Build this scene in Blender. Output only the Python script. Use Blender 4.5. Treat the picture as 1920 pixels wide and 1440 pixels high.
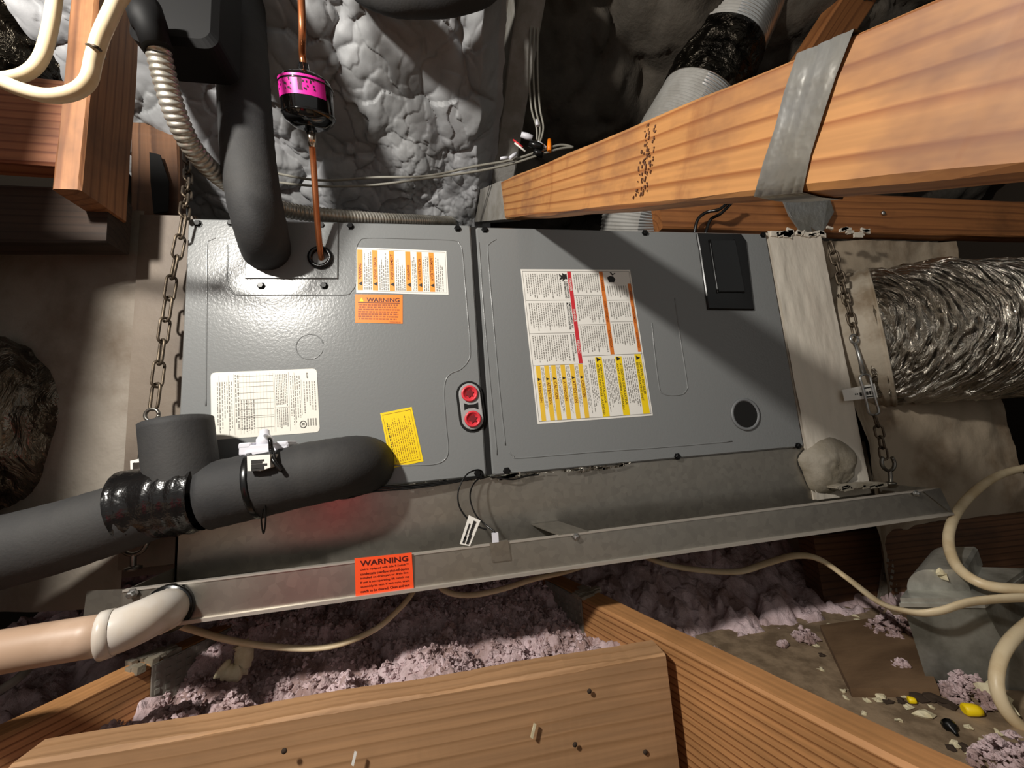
import bpy, math, random
import numpy as np
from mathutils import Vector, Matrix, Quaternion
random.seed(7)
RNG = np.random.default_rng(11)
for o in list(bpy.data.objects): bpy.data.objects.remove(o)
SC = bpy.context.scene
COL = SC.collection

# ------------------------------------------------------------------ camera
CAM = Vector((.4624, -.7733, .0710)); FPX = 720.4
_a, _b, _c = .1813, .1393, -.0762
FW = Vector((math.sin(_a)*math.cos(_b), math.cos(_a)*math.cos(_b), math.sin(_b)))
_r = FW.cross(Vector((0, 0, 1))).normalized(); _u = _r.cross(FW)
RT = _r*math.cos(_c) + _u*math.sin(_c); UP = -_r*math.sin(_c) + _u*math.cos(_c)
cd = bpy.data.cameras.new('camera'); cam = bpy.data.objects.new('camera', cd); COL.objects.link(cam)
cd.sensor_width = 36; cd.lens = FPX/1920*36; cd.clip_start = .01
m = Matrix((RT, UP, -FW)).transposed().to_4x4(); m.translation = CAM; cam.matrix_world = m
SC.camera = cam

# ------------------------------------------------------------------ world, light, exposure
w = bpy.data.worlds.new('world'); SC.world = w; w.use_nodes = True
w.node_tree.nodes['Background'].inputs[0].default_value = (.95, .93, .88, 1)
w.node_tree.nodes['Background'].inputs[1].default_value = .30
def lamp(name, loc, power, radius, col):
    ld = bpy.data.lights.new(name, 'POINT'); ld.energy = power; ld.shadow_soft_size = radius; ld.color = col
    o = bpy.data.objects.new(name, ld); o.location = loc; COL.objects.link(o); return o
lamp('work_light', (-.226, -.92, .80), 84, .042, (1, .955, .88))
SC.view_settings.view_transform = 'Standard'; SC.view_settings.look = 'None'
SC.view_settings.gamma = 1; SC.view_settings.use_curve_mapping = False
SC.view_settings.exposure = 0.0

# ------------------------------------------------------------------ helpers
def ray(px, py): return FW + RT*((px-960)/FPX) + UP*((720-py)/FPX)
def at(px, py, Y=None, X=None, Z=None, d=None):
    v = ray(px, py)
    if d is not None: return CAM + v*d
    i, val = (0, X) if X is not None else (1, Y) if Y is not None else (2, Z)
    return CAM + v*((val-CAM[i])/v[i])
def lin(h):
    h = h.lstrip('#'); out = []
    for i in (0, 2, 4):
        c = int(h[i:i+2], 16)/255
        out.append(c/12.92 if c <= .04045 else ((c+.055)/1.055)**2.4)
    return tuple(out)+(1,)

class MB:
    def __init__(s): s.v = []; s.f = []; s.s = []; s.mi = []
    def add(s, vs, fs, smooth=False, mi=0):
        n = len(s.v); s.v += [tuple(p) for p in vs]
        for f in fs: s.f.append([i+n for i in f]); s.s.append(smooth); s.mi.append(mi)
        return s
    def hexa(s, p, smooth=False):      # 8 points: bottom 4 then top 4
        return s.add(p, [(3,2,1,0),(4,5,6,7),(0,1,5,4),(1,2,6,5),(2,3,7,6),(3,0,4,7)], smooth)
    def box(s, x0, x1, y0, y1, z0, z1):
        return s.hexa([(x0,y0,z0),(x1,y0,z0),(x1,y1,z0),(x0,y1,z0),(x0,y0,z1),(x1,y0,z1),(x1,y1,z1),(x0,y1,z1)])
    def obox(s, c, ax, ay, az):        # centre and three half-axis vectors
        c, ax, ay, az = map(Vector, (c, ax, ay, az))
        return s.hexa([c-ax-ay-az, c+ax-ay-az, c+ax+ay-az, c-ax+ay-az, c-ax-ay+az, c+ax-ay+az, c+ax+ay+az, c-ax+ay+az])
    def prism(s, pts, vec, smooth=False):
        pts = [Vector(p) for p in pts]; vec = Vector(vec); n = len(pts)
        return s.add(pts+[p+vec for p in pts], [tuple(range(n))[::-1], tuple(range(n, 2*n))] + [(i, (i+1) % n, n+(i+1) % n, n+i) for i in range(n)], smooth)
    def loft(s, rings, cap=True, smooth=False):
        n = len(rings[0]); vs = [p for r in rings for p in r]; fs = []
        for k in range(len(rings)-1):
            for i in range(n):
                j = (i+1) % n; fs.append((k*n+i, k*n+j, (k+1)*n+j, (k+1)*n+i))
        if cap: fs += [tuple(range(n))[::-1], tuple(range((len(rings)-1)*n, len(rings)*n))]
        return s.add(vs, fs, smooth)
    def tube(s, pts, rad, n=12, closed=False, cap=True, mi=None, squash=None):
        pts = [Vector(p) for p in pts]; N = len(pts); rings = []
        rad = rad if hasattr(rad, '__len__') else [rad]*N
        T = []
        for i in range(N):
            a = pts[(i-1) % N] if closed or i > 0 else pts[i]; b = pts[(i+1) % N] if closed or i < N-1 else pts[i]
            T.append((b-a).normalized())
        nrm = T[0].cross(Vector((0, 0, 1)))
        if nrm.length < .1: nrm = T[0].cross(Vector((0, 1, 0)))
        nrm.normalize(); base = len(s.v)
        for i in range(N):
            nrm = (nrm - T[i]*nrm.dot(T[i])).normalized(); bn = T[i].cross(nrm)
            for k in range(n):
                a = 2*math.pi*k/n; q = squash or 1
                s.v.append(tuple(pts[i] + nrm*(math.cos(a)*rad[i]) + bn*(math.sin(a)*rad[i]*q)))
        for i in range(N if closed else N-1):
            for k in range(n):
                j = (k+1) % n; i2 = (i+1) % N
                s.f.append([base+i*n+k, base+i*n+j, base+i2*n+j, base+i2*n+k]); s.s.append(True)
                s.mi.append(mi(i, k) if mi else 0)
        if cap and not closed:
            s.f.append([base+k for k in range(n)][::-1]); s.s.append(False); s.mi.append(0)
            s.f.append([base+(N-1)*n+k for k in range(n)]); s.s.append(False); s.mi.append(0)
        return s
    def lathe(s, prof, base, axis, n=24, smooth=True):   # prof: (radius, height along the axis)
        base = Vector(base); ax = Vector(axis).normalized()
        e1 = ax.cross(Vector((0, 0, 1)))
        if e1.length < .1: e1 = ax.cross(Vector((1, 0, 0)))
        e1.normalize(); e2 = ax.cross(e1)
        rings = [[base+ax*h+(e1*math.cos(2*math.pi*k/n)+e2*math.sin(2*math.pi*k/n))*r for k in range(n)] for r, h in prof]
        return s.loft(rings, True, smooth)
    def grid(s, P, smooth=True):       # P: array (rows, cols, 3)
        R, Cn = P.shape[:2]; n = len(s.v)
        s.v += [tuple(p) for p in P.reshape(-1, 3).tolist()]
        for i in range(R-1):
            for j in range(Cn-1):
                a = n+i*Cn+j; s.f.append([a, a+1, a+Cn+1, a+Cn]); s.s.append(smooth); s.mi.append(0)
        return s

def spl(pts, n=12, closed=False):      # Catmull-Rom
    P = [Vector(p) for p in pts]; N = len(P); out = []
    for i in range(N if closed else N-1):
        if closed: p0, p1, p2, p3 = P[(i-1) % N], P[i], P[(i+1) % N], P[(i+2) % N]
        else: p0, p1, p2, p3 = P[max(i-1, 0)], P[i], P[i+1], P[min(i+2, N-1)]
        for k in range(n):
            t = k/n
            out.append(.5*((2*p1)+(p2-p0)*t+(2*p0-5*p1+4*p2-p3)*t*t+(3*p1-p0-3*p2+p3)*t**3))
    if not closed: out.append(P[-1])
    return out
def resample(pts, step):
    pts = [Vector(p) for p in pts]; out = [pts[0]]; acc = 0
    for a, b in zip(pts, pts[1:]):
        L = (b-a).length; t = step-acc
        while t <= L: out.append(a.lerp(b, t/L)); t += step
        acc = (acc+L) % step
    return out

def tag(o, label=None, cat=None, group=None, kind=None):
    if label: o['label'] = label
    if cat: o['category'] = cat
    if group: o['group'] = group
    if kind: o['kind'] = kind
    return o
def wloc(o):
    l = Vector((0, 0, 0))
    while o: l = l + o.location; o = o.parent
    return l
def ob(name, mb, mats, parent=None, label=None, cat=None, group=None, kind=None):
    me = bpy.data.meshes.new(name)
    V = np.array(mb.v, float); c = (V.min(0)+V.max(0))/2
    me.from_pydata((V-c).tolist(), [], mb.f)
    me.polygons.foreach_set('use_smooth', mb.s)
    mats = mats if isinstance(mats, (list, tuple)) else [mats]
    for q in mats: me.materials.append(q)
    if len(mats) > 1: me.polygons.foreach_set('material_index', mb.mi)
    me.update()
    o = bpy.data.objects.new(name, me); COL.objects.link(o)
    o.location = Vector(c)
    if parent: o.parent = parent; o.location = Vector(c) - wloc(parent)
    return tag(o, label, cat, group, kind)
def recalc(o):
    import bmesh
    bm = bmesh.new(); bm.from_mesh(o.data); bmesh.ops.recalc_face_normals(bm, faces=bm.faces); bm.to_mesh(o.data); bm.free(); return o
def thing(name, loc, label, cat, group=None):
    o = bpy.data.objects.new(name, None); o.empty_display_size = .02; COL.objects.link(o); o.location = Vector(loc)
    return tag(o, label, cat, group)

# ------------------------------------------------------------------ materials
def nt(name):
    mt = bpy.data.materials.new(name); mt.use_nodes = True; t = mt.node_tree
    return mt, t, t.nodes['Principled BSDF'], lambda k, **kw: mknode(t, k, kw)
def mknode(t, k, kw):
    n = t.nodes.new(k)
    for a, b in kw.items():
        if a[0] == '_': n.inputs[a[1:].replace('_', ' ')].default_value = b
        else: setattr(n, a, b)
    return n
def ramp(N, stops, interp='LINEAR'):
    r = N('ShaderNodeValToRGB'); e = r.color_ramp.elements; r.color_ramp.interpolation = interp
    while len(e) < len(stops): e.new(.5)
    for x, (p, c) in zip(e, stops): x.position = p; x.color = c
    return r
def pm(name, col, rough=.5, metal=0, col2=None, vscale=8, vstr=None, bump=0, bscale=60, bdist=.002, bdetail=4, stretch=(1, 1, 1), rvar=0, spec=.5, coat=0, lo=.4, hi=.62):
    mt, t, b, N = nt(name); L = t.links
    b.inputs['Base Color'].default_value = lin(col); b.inputs['Roughness'].default_value = rough
    b.inputs['Metallic'].default_value = metal; b.inputs['Specular IOR Level'].default_value = spec
    b.inputs['Coat Weight'].default_value = coat
    if col2 or bump or rvar:
        tc = N('ShaderNodeTexCoord'); mp = N('ShaderNodeMapping'); mp.inputs['Scale'].default_value = stretch
        L.new(tc.outputs['Object'], mp.inputs[0])
    if col2 or rvar:
        nz = N('ShaderNodeTexNoise', _Scale=vscale, _Detail=6, _Roughness=.6); L.new(mp.outputs[0], nz.inputs[0])
    if col2:
        r = ramp(N, [(lo, lin(col)), (hi, lin(col2))]); L.new(nz.outputs[0], r.inputs[0]); L.new(r.outputs[0], b.inputs['Base Color'])
    if rvar:
        mr = N('ShaderNodeMapRange', _From_Min=.3, _From_Max=.7, _To_Min=rough-rvar, _To_Max=rough+rvar)
        L.new(nz.outputs[0], mr.inputs[0]); L.new(mr.outputs[0], b.inputs['Roughness'])
    if bump:
        n2 = N('ShaderNodeTexNoise', _Scale=bscale, _Detail=bdetail, _Roughness=.6); L.new(mp.outputs[0], n2.inputs[0])
        bp = N('ShaderNodeBump', _Strength=bump, _Distance=bdist); L.new(n2.outputs[0], bp.inputs['Height']); L.new(bp.outputs[0], b.inputs['Normal'])
    return mt
def wood(name, light, dark, seed=0, ring=55, cy=.12, cz=.03, rough=.62, warp=.02, stain=None, stain_amt=.5, blotch=9, contrast=1.0, bands=False):
    """grain along local X: growth rings about a pith line that lies off the board"""
    mt, t, b, N = nt(name); L = t.links
    tc = N('ShaderNodeTexCoord'); mp = N('ShaderNodeMapping')
    mp.inputs['Scale'].default_value = (.10, 1, 1); mp.inputs['Location'].default_value = (seed*.77, cy, cz)
    L.new(tc.outputs['Object'], mp.inputs[0])
    nz = N('ShaderNodeTexNoise', _Scale=9, _Detail=2, _Roughness=.5); L.new(mp.outputs[0], nz.inputs[0])
    sub = N('ShaderNodeVectorMath', operation='SUBTRACT'); sub.inputs[1].default_value = (.5, .5, .5); L.new(nz.outputs['Color'], sub.inputs[0])
    sc = N('ShaderNodeVectorMath', operation='SCALE'); sc.inputs['Scale'].default_value = warp; L.new(sub.outputs[0], sc.inputs[0])
    ad = N('ShaderNodeVectorMath', operation='ADD'); L.new(mp.outputs[0], ad.inputs[0]); L.new(sc.outputs[0], ad.inputs[1])
    wv = N('ShaderNodeTexWave', wave_type='RINGS', rings_direction='X', wave_profile='SAW', _Scale=ring, _Distortion=.6, _Detail=2, _Detail_Scale=3)
    L.new(ad.outputs[0], wv.inputs[0])
    r = ramp(N, [(0, lin(light)), (.62, lin(light)), (.9, lin(dark)), (1, lin(light))]); L.new(wv.outputs['Fac'], r.inputs[0])
    # fibre streaks
    m2 = N('ShaderNodeMapping'); m2.inputs['Scale'].default_value = (4, 160, 160); L.new(tc.outputs['Object'], m2.inputs[0])
    f = N('ShaderNodeTexNoise', _Scale=1, _Detail=3); L.new(m2.outputs[0], f.inputs[0])
    fr = N('ShaderNodeMapRange', _From_Min=.3, _From_Max=.7, _To_Min=.78, _To_Max=1.1); L.new(f.outputs[0], fr.inputs[0])
    mx = N('ShaderNodeMix', data_type='RGBA', blend_type='MULTIPLY'); mx.inputs['Factor'].default_value = contrast
    L.new(r.outputs[0], mx.inputs['A']); L.new(fr.outputs[0], mx.inputs['B']); out = mx.outputs['Result']
    # blotches of dirt and weather
    if stain:
        nb = N('ShaderNodeTexNoise', _Scale=blotch, _Detail=5, _Roughness=.65); mp3 = N('ShaderNodeMapping'); mp3.inputs['Location'].default_value = (seed, seed, 0); mp3.inputs['Scale'].default_value = (.6, 1, 1)
        L.new(tc.outputs['Object'], mp3.inputs[0]); L.new(mp3.outputs[0], nb.inputs[0])
        rb = N('ShaderNodeMapRange', _From_Min=.48, _From_Max=.68, _To_Min=0, _To_Max=stain_amt); L.new(nb.outputs[0], rb.inputs[0])
        m3 = N('ShaderNodeMix', data_type='RGBA'); L.new(rb.outputs[0], m3.inputs['Factor']); L.new(out, m3.inputs['A']); m3.inputs['B'].default_value = lin(stain); out = m3.outputs['Result']
    if bands:                          # smudges and sticker marks running across the grain
        m4 = N('ShaderNodeMapping'); m4.inputs['Scale'].default_value = (11, 2.5, 4); L.new(tc.outputs['Object'], m4.inputs[0])
        n4 = N('ShaderNodeTexNoise', _Scale=1, _Detail=6, _Roughness=.7); L.new(m4.outputs[0], n4.inputs[0])
        r4 = N('ShaderNodeMapRange', _From_Min=.56, _From_Max=.66, _To_Min=0, _To_Max=.4); L.new(n4.outputs[0], r4.inputs[0])
        m5 = N('ShaderNodeMix', data_type='RGBA'); L.new(r4.outputs[0], m5.inputs['Factor']); L.new(out, m5.inputs['A']); m5.inputs['B'].default_value = lin('#7a4426'); out = m5.outputs['Result']
    L.new(out, b.inputs['Base Color']); b.inputs['Roughness'].default_value = rough
    bp = N('ShaderNodeBump', _Strength=.25, _Distance=.001); L.new(wv.outputs['Fac'], bp.inputs['Height']); L.new(bp.outputs[0], b.inputs['Normal'])
    return mt

M = {}
M['paint'] = pm('grey_enamel', '#7d7f7f', .24, bump=.22, bscale=190, bdist=.0012, bdetail=2, spec=.5)
M['cab'] = pm('grey_cabinet_enamel', '#76787a', .45)
M['dark'] = pm('black_gap', '#0c0b0a', .9)
M['blackpl'] = pm('black_plastic', '#0d0d0d', .25)
M['screw'] = pm('black_screw', '#1a1a1a', .35, .6)
M['zincscrew'] = pm('zinc_screw', '#a8a8a6', .35, .9)
M['steel'] = pm('zinc_steel', '#8d8a84', .35, .9, col2='#6a655c', vscale=30)
M['rust'] = pm('dull_rusty_chain_steel', '#4a4036', .5, .7, col2='#6b5f50', vscale=60)
M['foamins'] = pm('black_foam_rubber', '#2a2a2b', .75, bump=.35, bscale=220, bdist=.0012, col2='#353433', vscale=9)
M['tapebk'] = pm('shiny_black_tape', '#141313', .22, bump=.6, bscale=28, bdist=.006)
M['copper'] = pm('copper', '#d08a60', .26, .7, col2='#b0683e', vscale=14, rvar=.08, stretch=(1, 1, .6))
M['solder'] = pm('brazed_copper', '#d8cbbd', .25, 1)
M['blackenamel'] = pm('black_gloss_enamel', '#0b0b0c', .12, coat=.5)
M['pink'] = pm('magenta_label', '#e02aa0', .4)
M['white'] = pm('white_label_paper', '#f0ede6', .5)
M['offwhite'] = pm('ivory_label_paper', '#e9e5da', .45)
M['ink'] = pm('black_ink', '#22201e', .6)
M['greyink'] = pm('grey_ink', '#87837c', .6)
M['brownlite'] = pm('light_brown_print', '#a34f0e', .5)
M['lightink'] = pm('pale_grey_ink', '#b4b0a8', .6)
M['orange'] = pm('orange_label', '#f5820f', .45)
M['orangebar'] = pm('orange_print', '#f09a35', .45)
M['burnt'] = pm('burnt_orange_print', '#dd7a2a', .45)
M['redorange'] = pm('fluorescent_red_label', '#ff5423', .5)
M['darkred'] = pm('dark_red_print', '#4d0d08', .5)
M['brownink'] = pm('brown_print', '#7a2c05', .5)
M['stampink'] = pm('faded_stamp_ink', '#5f3c26', .7)
M['yellow'] = pm('yellow_label', '#fbd80c', .45)
M['yellowbar'] = pm('yellow_print', '#f2c53a', .45)
M['redbar'] = pm('red_print', '#cf3038', .45)
M['redcloth'] = pm('red_cloth', '#c4162e', .8)
M['redcap'] = pm('red_plastic', '#e03a45', .35)
M['redhole'] = pm('deep_red_plastic', '#7a0d18', .5)
M['greypl'] = pm('grey_plastic', '#a3a3a3', .4)
M['whitepl'] = pm('white_plastic', '#dcdce4', .4)
M['pvc'] = pm('white_pvc', '#d9d3cb', .28, col2='#cfc4b6', vscale=18)
M['pvctan'] = pm('tan_pvc_pipe', '#c0a58f', .45, col2='#ab8f78', vscale=10)  # browner PVC for the pipe than for the elbow
M['romex'] = pm('cream_cable_jacket', '#e2cfac', .42, col2='#d2bb94', vscale=20)
M['greywire'] = pm('grey_cable_jacket', '#87847a', .5)
M['silver'] = pm('spiral_steel_conduit', '#c9c5bb', .36, .75, col2='#aaa496', vscale=24)
M['box'] = pm('charcoal_plastic', '#0e0e0f', .65, spec=.25)
M['glass'] = pm('smoked_clear_plastic', '#1d1b19', .05)
M['glass'].node_tree.nodes['Principled BSDF'].inputs['Transmission Weight'].default_value = .9
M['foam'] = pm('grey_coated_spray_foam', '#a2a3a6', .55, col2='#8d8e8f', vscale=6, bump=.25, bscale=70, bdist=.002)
M['foamshade'] = pm('shade_toned_spray_foam', '#524b42', .85, col2='#3a352e', vscale=5, bump=.6, bscale=50, bdist=.006)  # shade of the unlit right bay put into the foam colour
M['overspray'] = pm('grey_foam_coating', '#8e8b86', .75, col2='#7c7870', vscale=20, bump=.5, bscale=80, bdist=.003)
M['ductpaint'] = pm('pale_foam_coating', '#b3b1ac', .7, col2='#a3a09a', vscale=20, bump=.3, bscale=80, bdist=.002)
M['mastic'] = pm('grey_duct_mastic', '#dad2c4', .7, col2='#c8beb0', vscale=9, bump=.5, bscale=16, bdist=.008, stretch=(1, 1, .35))
M['masticcollar'] = pm('dirty_collar_mastic', '#aa9f8e', .7, col2='#7d6d58', vscale=12, bump=.5, bscale=20, bdist=.006, lo=.45, hi=.68)
M['masticgrey'] = pm('grubby_grey_mastic', '#8d857a', .7, col2='#6d6052', vscale=6, bump=.5, bscale=16, bdist=.008, lo=.45, hi=.7)
M['masticdirty'] = pm('stained_duct_mastic', '#a0917d', .7, col2='#6b553c', vscale=7, bump=.5, bscale=22, bdist=.006, lo=.46, hi=.72)
M['plenum'] = pm('taupe_plenum_coating', '#74685b', .6, col2='#61554a', vscale=6, bump=.25, bscale=40, bdist=.003)
M['putty'] = pm('mastic_lump', '#9c9486', .65, col2='#7f7665', vscale=14, bump=.5, bscale=60, bdist=.004)
M['cream'] = pm('cream_foam_crumb', '#ddd3b4', .85, col2='#cbbf9c', vscale=60)
M['insul'] = pm('pink_fibre_insulation', '#dac3c6', .95, col2='#9a7f7a', vscale=13, bump=.7, bscale=150, bdist=.006)
M['ply'] = pm('dusty_plywood', '#9a846a', .85, col2='#73604a', vscale=26, bump=.35, bscale=120, bdist=.002)
M['ply2'] = pm('dark_plywood_scrap', '#7d6247', .85, col2='#5f4730', vscale=12, bump=.3, bscale=120, bdist=.002, stretch=(.3, 1, 1))
M['dirt'] = pm('dark_debris', '#3a2c20', .9)
M['wallm'] = pm('dark_attic_boards', '#3a3128', .95)
M['ducttape'] = pm('weathered_silver_tape', '#8f8f8d', .33, .45, col2='#85827a', vscale=13, bump=.6, bscale=20, bdist=.006)
M['plate'] = pm('galvanised_nail_plate', '#98948b', .5, .25, col2='#7d776b', vscale=14)
M['tindark'] = pm('dark_tin', '#9a9990', .42, .5, col2='#6c6a61', vscale=12, bump=.3, bscale=18, bdist=.004, rvar=.08)  # darker tin for the boot body than for its cap
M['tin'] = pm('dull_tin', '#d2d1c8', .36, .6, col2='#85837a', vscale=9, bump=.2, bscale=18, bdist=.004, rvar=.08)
M['bright'] = pm('bright_galvanised_edge', '#c9c2b8', .45, .6)

def galv():
    mt, t, b, N = nt('galvanised_sheet'); L = t.links
    tc = N('ShaderNodeTexCoord'); vo = N('ShaderNodeTexVoronoi', _Scale=90); L.new(tc.outputs['Object'], vo.inputs[0])
    r = ramp(N, [(0, lin('#9a958c')), (1, lin('#aba59b'))]); L.new(vo.outputs['Color'], r.inputs[0]); L.new(r.outputs[0], b.inputs['Base Color'])
    b.inputs['Metallic'].default_value = .85
    nz = N('ShaderNodeTexNoise', _Scale=6, _Detail=5); L.new(tc.outputs['Object'], nz.inputs[0])
    mr = N('ShaderNodeMapRange', _From_Min=.3, _From_Max=.7, _To_Min=.26, _To_Max=.42); L.new(nz.outputs[0], mr.inputs[0]); L.new(mr.outputs[0], b.inputs['Roughness'])
    n2 = N('ShaderNodeTexNoise', _Scale=5, _Detail=1); L.new(tc.outputs['Object'], n2.inputs[0])
    bp = N('ShaderNodeBump', _Strength=.3, _Distance=.01); L.new(n2.outputs[0], bp.inputs['Height']); L.new(bp.outputs[0], b.inputs['Normal'])
    return mt
M['galv'] = galv()
def foil(name, c1, c2, rough, sc, strength, stretch=(1, 1, 1), seed=0.):
    mt, t, b, N = nt(name); L = t.links
    tc = N('ShaderNodeTexCoord'); mp = N('ShaderNodeMapping'); mp.inputs['Scale'].default_value = stretch; mp.inputs['Rotation'].default_value = (0, .5, 0)
    L.new(tc.outputs['Object'], mp.inputs[0])
    nz = N('ShaderNodeTexNoise', _Scale=sc, _Detail=5, _Roughness=.55, _Distortion=.8); L.new(mp.outputs[0], nz.inputs[0])
    vo = N('ShaderNodeTexVoronoi', feature='SMOOTH_F1', _Scale=sc*1.2); L.new(mp.outputs[0], vo.inputs[0])
    mu = N('ShaderNodeMath', operation='ADD'); L.new(nz.outputs[0], mu.inputs[0]); L.new(vo.outputs['Distance'], mu.inputs[1])
    bp = N('ShaderNodeBump', _Strength=strength, _Distance=.03); L.new(mu.outputs[0], bp.inputs['Height']); L.new(bp.outputs[0], b.inputs['Normal'])
    n3 = N('ShaderNodeTexNoise', _Scale=5, _Detail=5); L.new(tc.outputs['Object'], n3.inputs[0])
    r = ramp(N, [(.35, lin(c1)), (.65, lin(c2))]); L.new(n3.outputs[0], r.inputs[0]); L.new(r.outputs[0], b.inputs['Base Color'])
    b.inputs['Metallic'].default_value = .92; b.inputs['Roughness'].default_value = rough
    return mt
M['foil'] = foil('crinkled_foil', '#d0cbc1', '#8d8375', .2, 52, 1.0, (1.9, .4, .4))
M['foil2'] = foil('dull_dark_foil', '#8f877a', '#575047', .25, 24, 1.0, (1.6, .5, .5))  # darker colours than the right duct's foil
M['foilblk'] = foil('dark_foil_tape', '#3c372f', '#1b1815', .2, 24, .8)
M['alum'] = pm('ribbed_aluminium', '#d6d6d4', .3, .9)

# wood species: light, dark
M['w_beam'] = wood('orange_pine', '#b8834e', '#8d5428', 1, 19, .035, .07, .5, .035, '#6e4a38', .75, 10, .8, True)
M['w_back'] = wood('brown_pine', '#a2683a', '#7e4c28', 3, 20, .05, .07, .6, .03, '#5b3a20', .5, 7)  # browner pine for the right rail, rafter and strut
M['w_post'] = wood('reddish_pine', '#a8744c', '#865636', 5, 22, .05, .12, .6, .03, '#5a4030', .5, 8)
M['w_rail'] = wood('red_brown_pine', '#a06848', '#7c4630', 6, 22, .03, .10, .6, .03, '#4c3024', .5, 8)
M['w_block'] = wood('tan_blocking_lumber', '#b38a63', '#9d7650', 8, 30, .10, .05, .7, .012, '#86684a', .45, 6, .8)
M['w_joist'] = wood('striped_fir', '#c08a58', '#74431f', 9, 30, .03, .5, .6, .006, '#7c5a33', .4, 7)
M['w_dark'] = wood('old_dark_lumber', '#6d4a30', '#4a2e1b', 12, 24, .03, .1, .7, .03, '#2c2018', .6, 6)

M['w_shade'] = wood('shade_toned_lumber', '#3a2a1f', '#2a1d14', 14, 24, .03, .1, .8, .03, '#1c1510', .6, 6)  # shade of the rail above is put into this wood colour
def beam(name, p0, p1, wdt, hgt, mat, up=(0, 0, 1), parent=None, seg=40, rough=.0012, **kw):
    """lumber from p0 to p1 (axis), wdt across, hgt along up; chamfered, slightly uneven; local X is the grain"""
    p0, p1 = Vector(p0), Vector(p1); ax = (p1-p0); Ln = ax.length; ax.normalize()
    side = ax.cross(Vector(up)).normalized(); upv = side.cross(ax)
    c = .0035; hw, hh = wdt/2, hgt/2
    prof = [(-hw+c, -hh), (hw-c, -hh), (hw, -hh+c), (hw, hh-c), (hw-c, hh), (-hw+c, hh), (-hw, hh-c), (-hw, -hh+c)]
    mb = MB(); rings = []
    ph = [random.uniform(0, 6.3) for _ in range(16)]
    for i in range(seg+1):
        x = -Ln/2+Ln*i/seg
        rings.append([(x, y+rough*.5*math.sin(x*17+ph[2*k]), z+rough*(.6*math.sin(x*23+ph[2*k+1])+random.uniform(-.25, .25))) for k, (y, z) in enumerate(prof)])
    mb.loft(rings)
    me = bpy.data.meshes.new(name); me.from_pydata([tuple(v) for v in mb.v], [], mb.f); me.materials.append(mat)
    o = bpy.data.objects.new(name, me); COL.objects.link(o)
    R = Matrix((ax, side, upv)).transposed().to_4x4(); R.translation = (p0+p1)/2
    if parent: R.translation = R.translation - wloc(parent); o.parent = parent
    o.matrix_local = R if parent else R
    if not parent: o.matrix_world = R
    return tag(o, **kw)

# ------------------------------------------------------------------ noise for heaped surfaces
def hash2(ix, iy, k):
    n = np.sin(ix*127.1+iy*311.7+k*74.7)*43758.5453; return n-np.floor(n)
def vor(x, y, s, seed):
    """distance to the nearest jittered cell point"""
    x = x/s; y = y/s; ix = np.floor(x); iy = np.floor(y); best = np.full(x.shape, 9.); hv = np.zeros(x.shape)
    for dx in (-1, 0, 1):
        for dy in (-1, 0, 1):
            cx, cy = ix+dx, iy+dy
            qx = cx+hash2(cx, cy, seed); qy = cy+hash2(cx, cy, seed+5)
            d = np.hypot(x-qx, y-qy); k = d < best; best = np.where(k, d, best); hv = np.where(k, hash2(cx, cy, seed+9), hv)
    return best, hv
def vnoise(x, y, s, seed):
    x = x/s; y = y/s; ix = np.floor(x); iy = np.floor(y); fx = x-ix; fy = y-iy
    fx = fx*fx*(3-2*fx); fy = fy*fy*(3-2*fy)
    a, b, c, d = (hash2(ix, iy, seed), hash2(ix+1, iy, seed), hash2(ix, iy+1, seed), hash2(ix+1, iy+1, seed))
    return a*(1-fx)*(1-fy)+b*fx*(1-fy)+c*(1-fx)*fy+d*fx*fy
def fbm(x, y, s, seed, o=4):
    r = 0; a = .5
    for i in range(o): r = r+a*vnoise(x, y, s, seed+i*3); s *= .5; a *= .5
    return r
def billow(x, y, s, seed):
    wx = x+(fbm(x, y, s*1.7, seed+20)-.47)*s*2.4; wy = y+(fbm(x, y, s*1.7, seed+40)-.47)*s*2.4
    d, h = vor(wx, wy, s, seed)
    return np.sqrt(np.clip(1-(d/.85)**2, 0, 1))*(.55+.6*h)

# ================================================================== THE ATTIC SHELL
def roofL(y): return .78+.5*(.40-y)
nx, ny = 380, 300
gx = np.linspace(-.32, .66, nx); gy = np.linspace(-.16, .62, ny); X, Y = np.meshgrid(gx, gy)
H = .085*fbm(X, Y, .26, 1, 2)+.046*billow(X, Y*1.1, .12, 2)+.022*billow(X, Y, .05, 3)*(.15+1.3*fbm(X, Y, .25, 19, 2))+.011*billow(X, Y, .024, 4)*np.clip((Y-.14)/.12, 0, 1)*np.clip((X-.18)/.2, 0.2, 1)
H = H*np.clip((.645-X)/.05, 0, 1)
nrm = Vector((0, -.447, -.894))        # underside of the roof slope, pointing down and forward
P = np.stack([X, Y+nrm.y*(H-.06), roofL(Y)+nrm.z*(H-.06)], -1)
P[..., 0] += (fbm(X, Y, .06, 61)-.5)*.02
foam = MB(); foam.grid(P)
ob('ceiling', foam, M['foam'], kind='structure', label='billowing grey-coated spray foam on the roof slope above the left half of the air handler', cat='ceiling')
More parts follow.
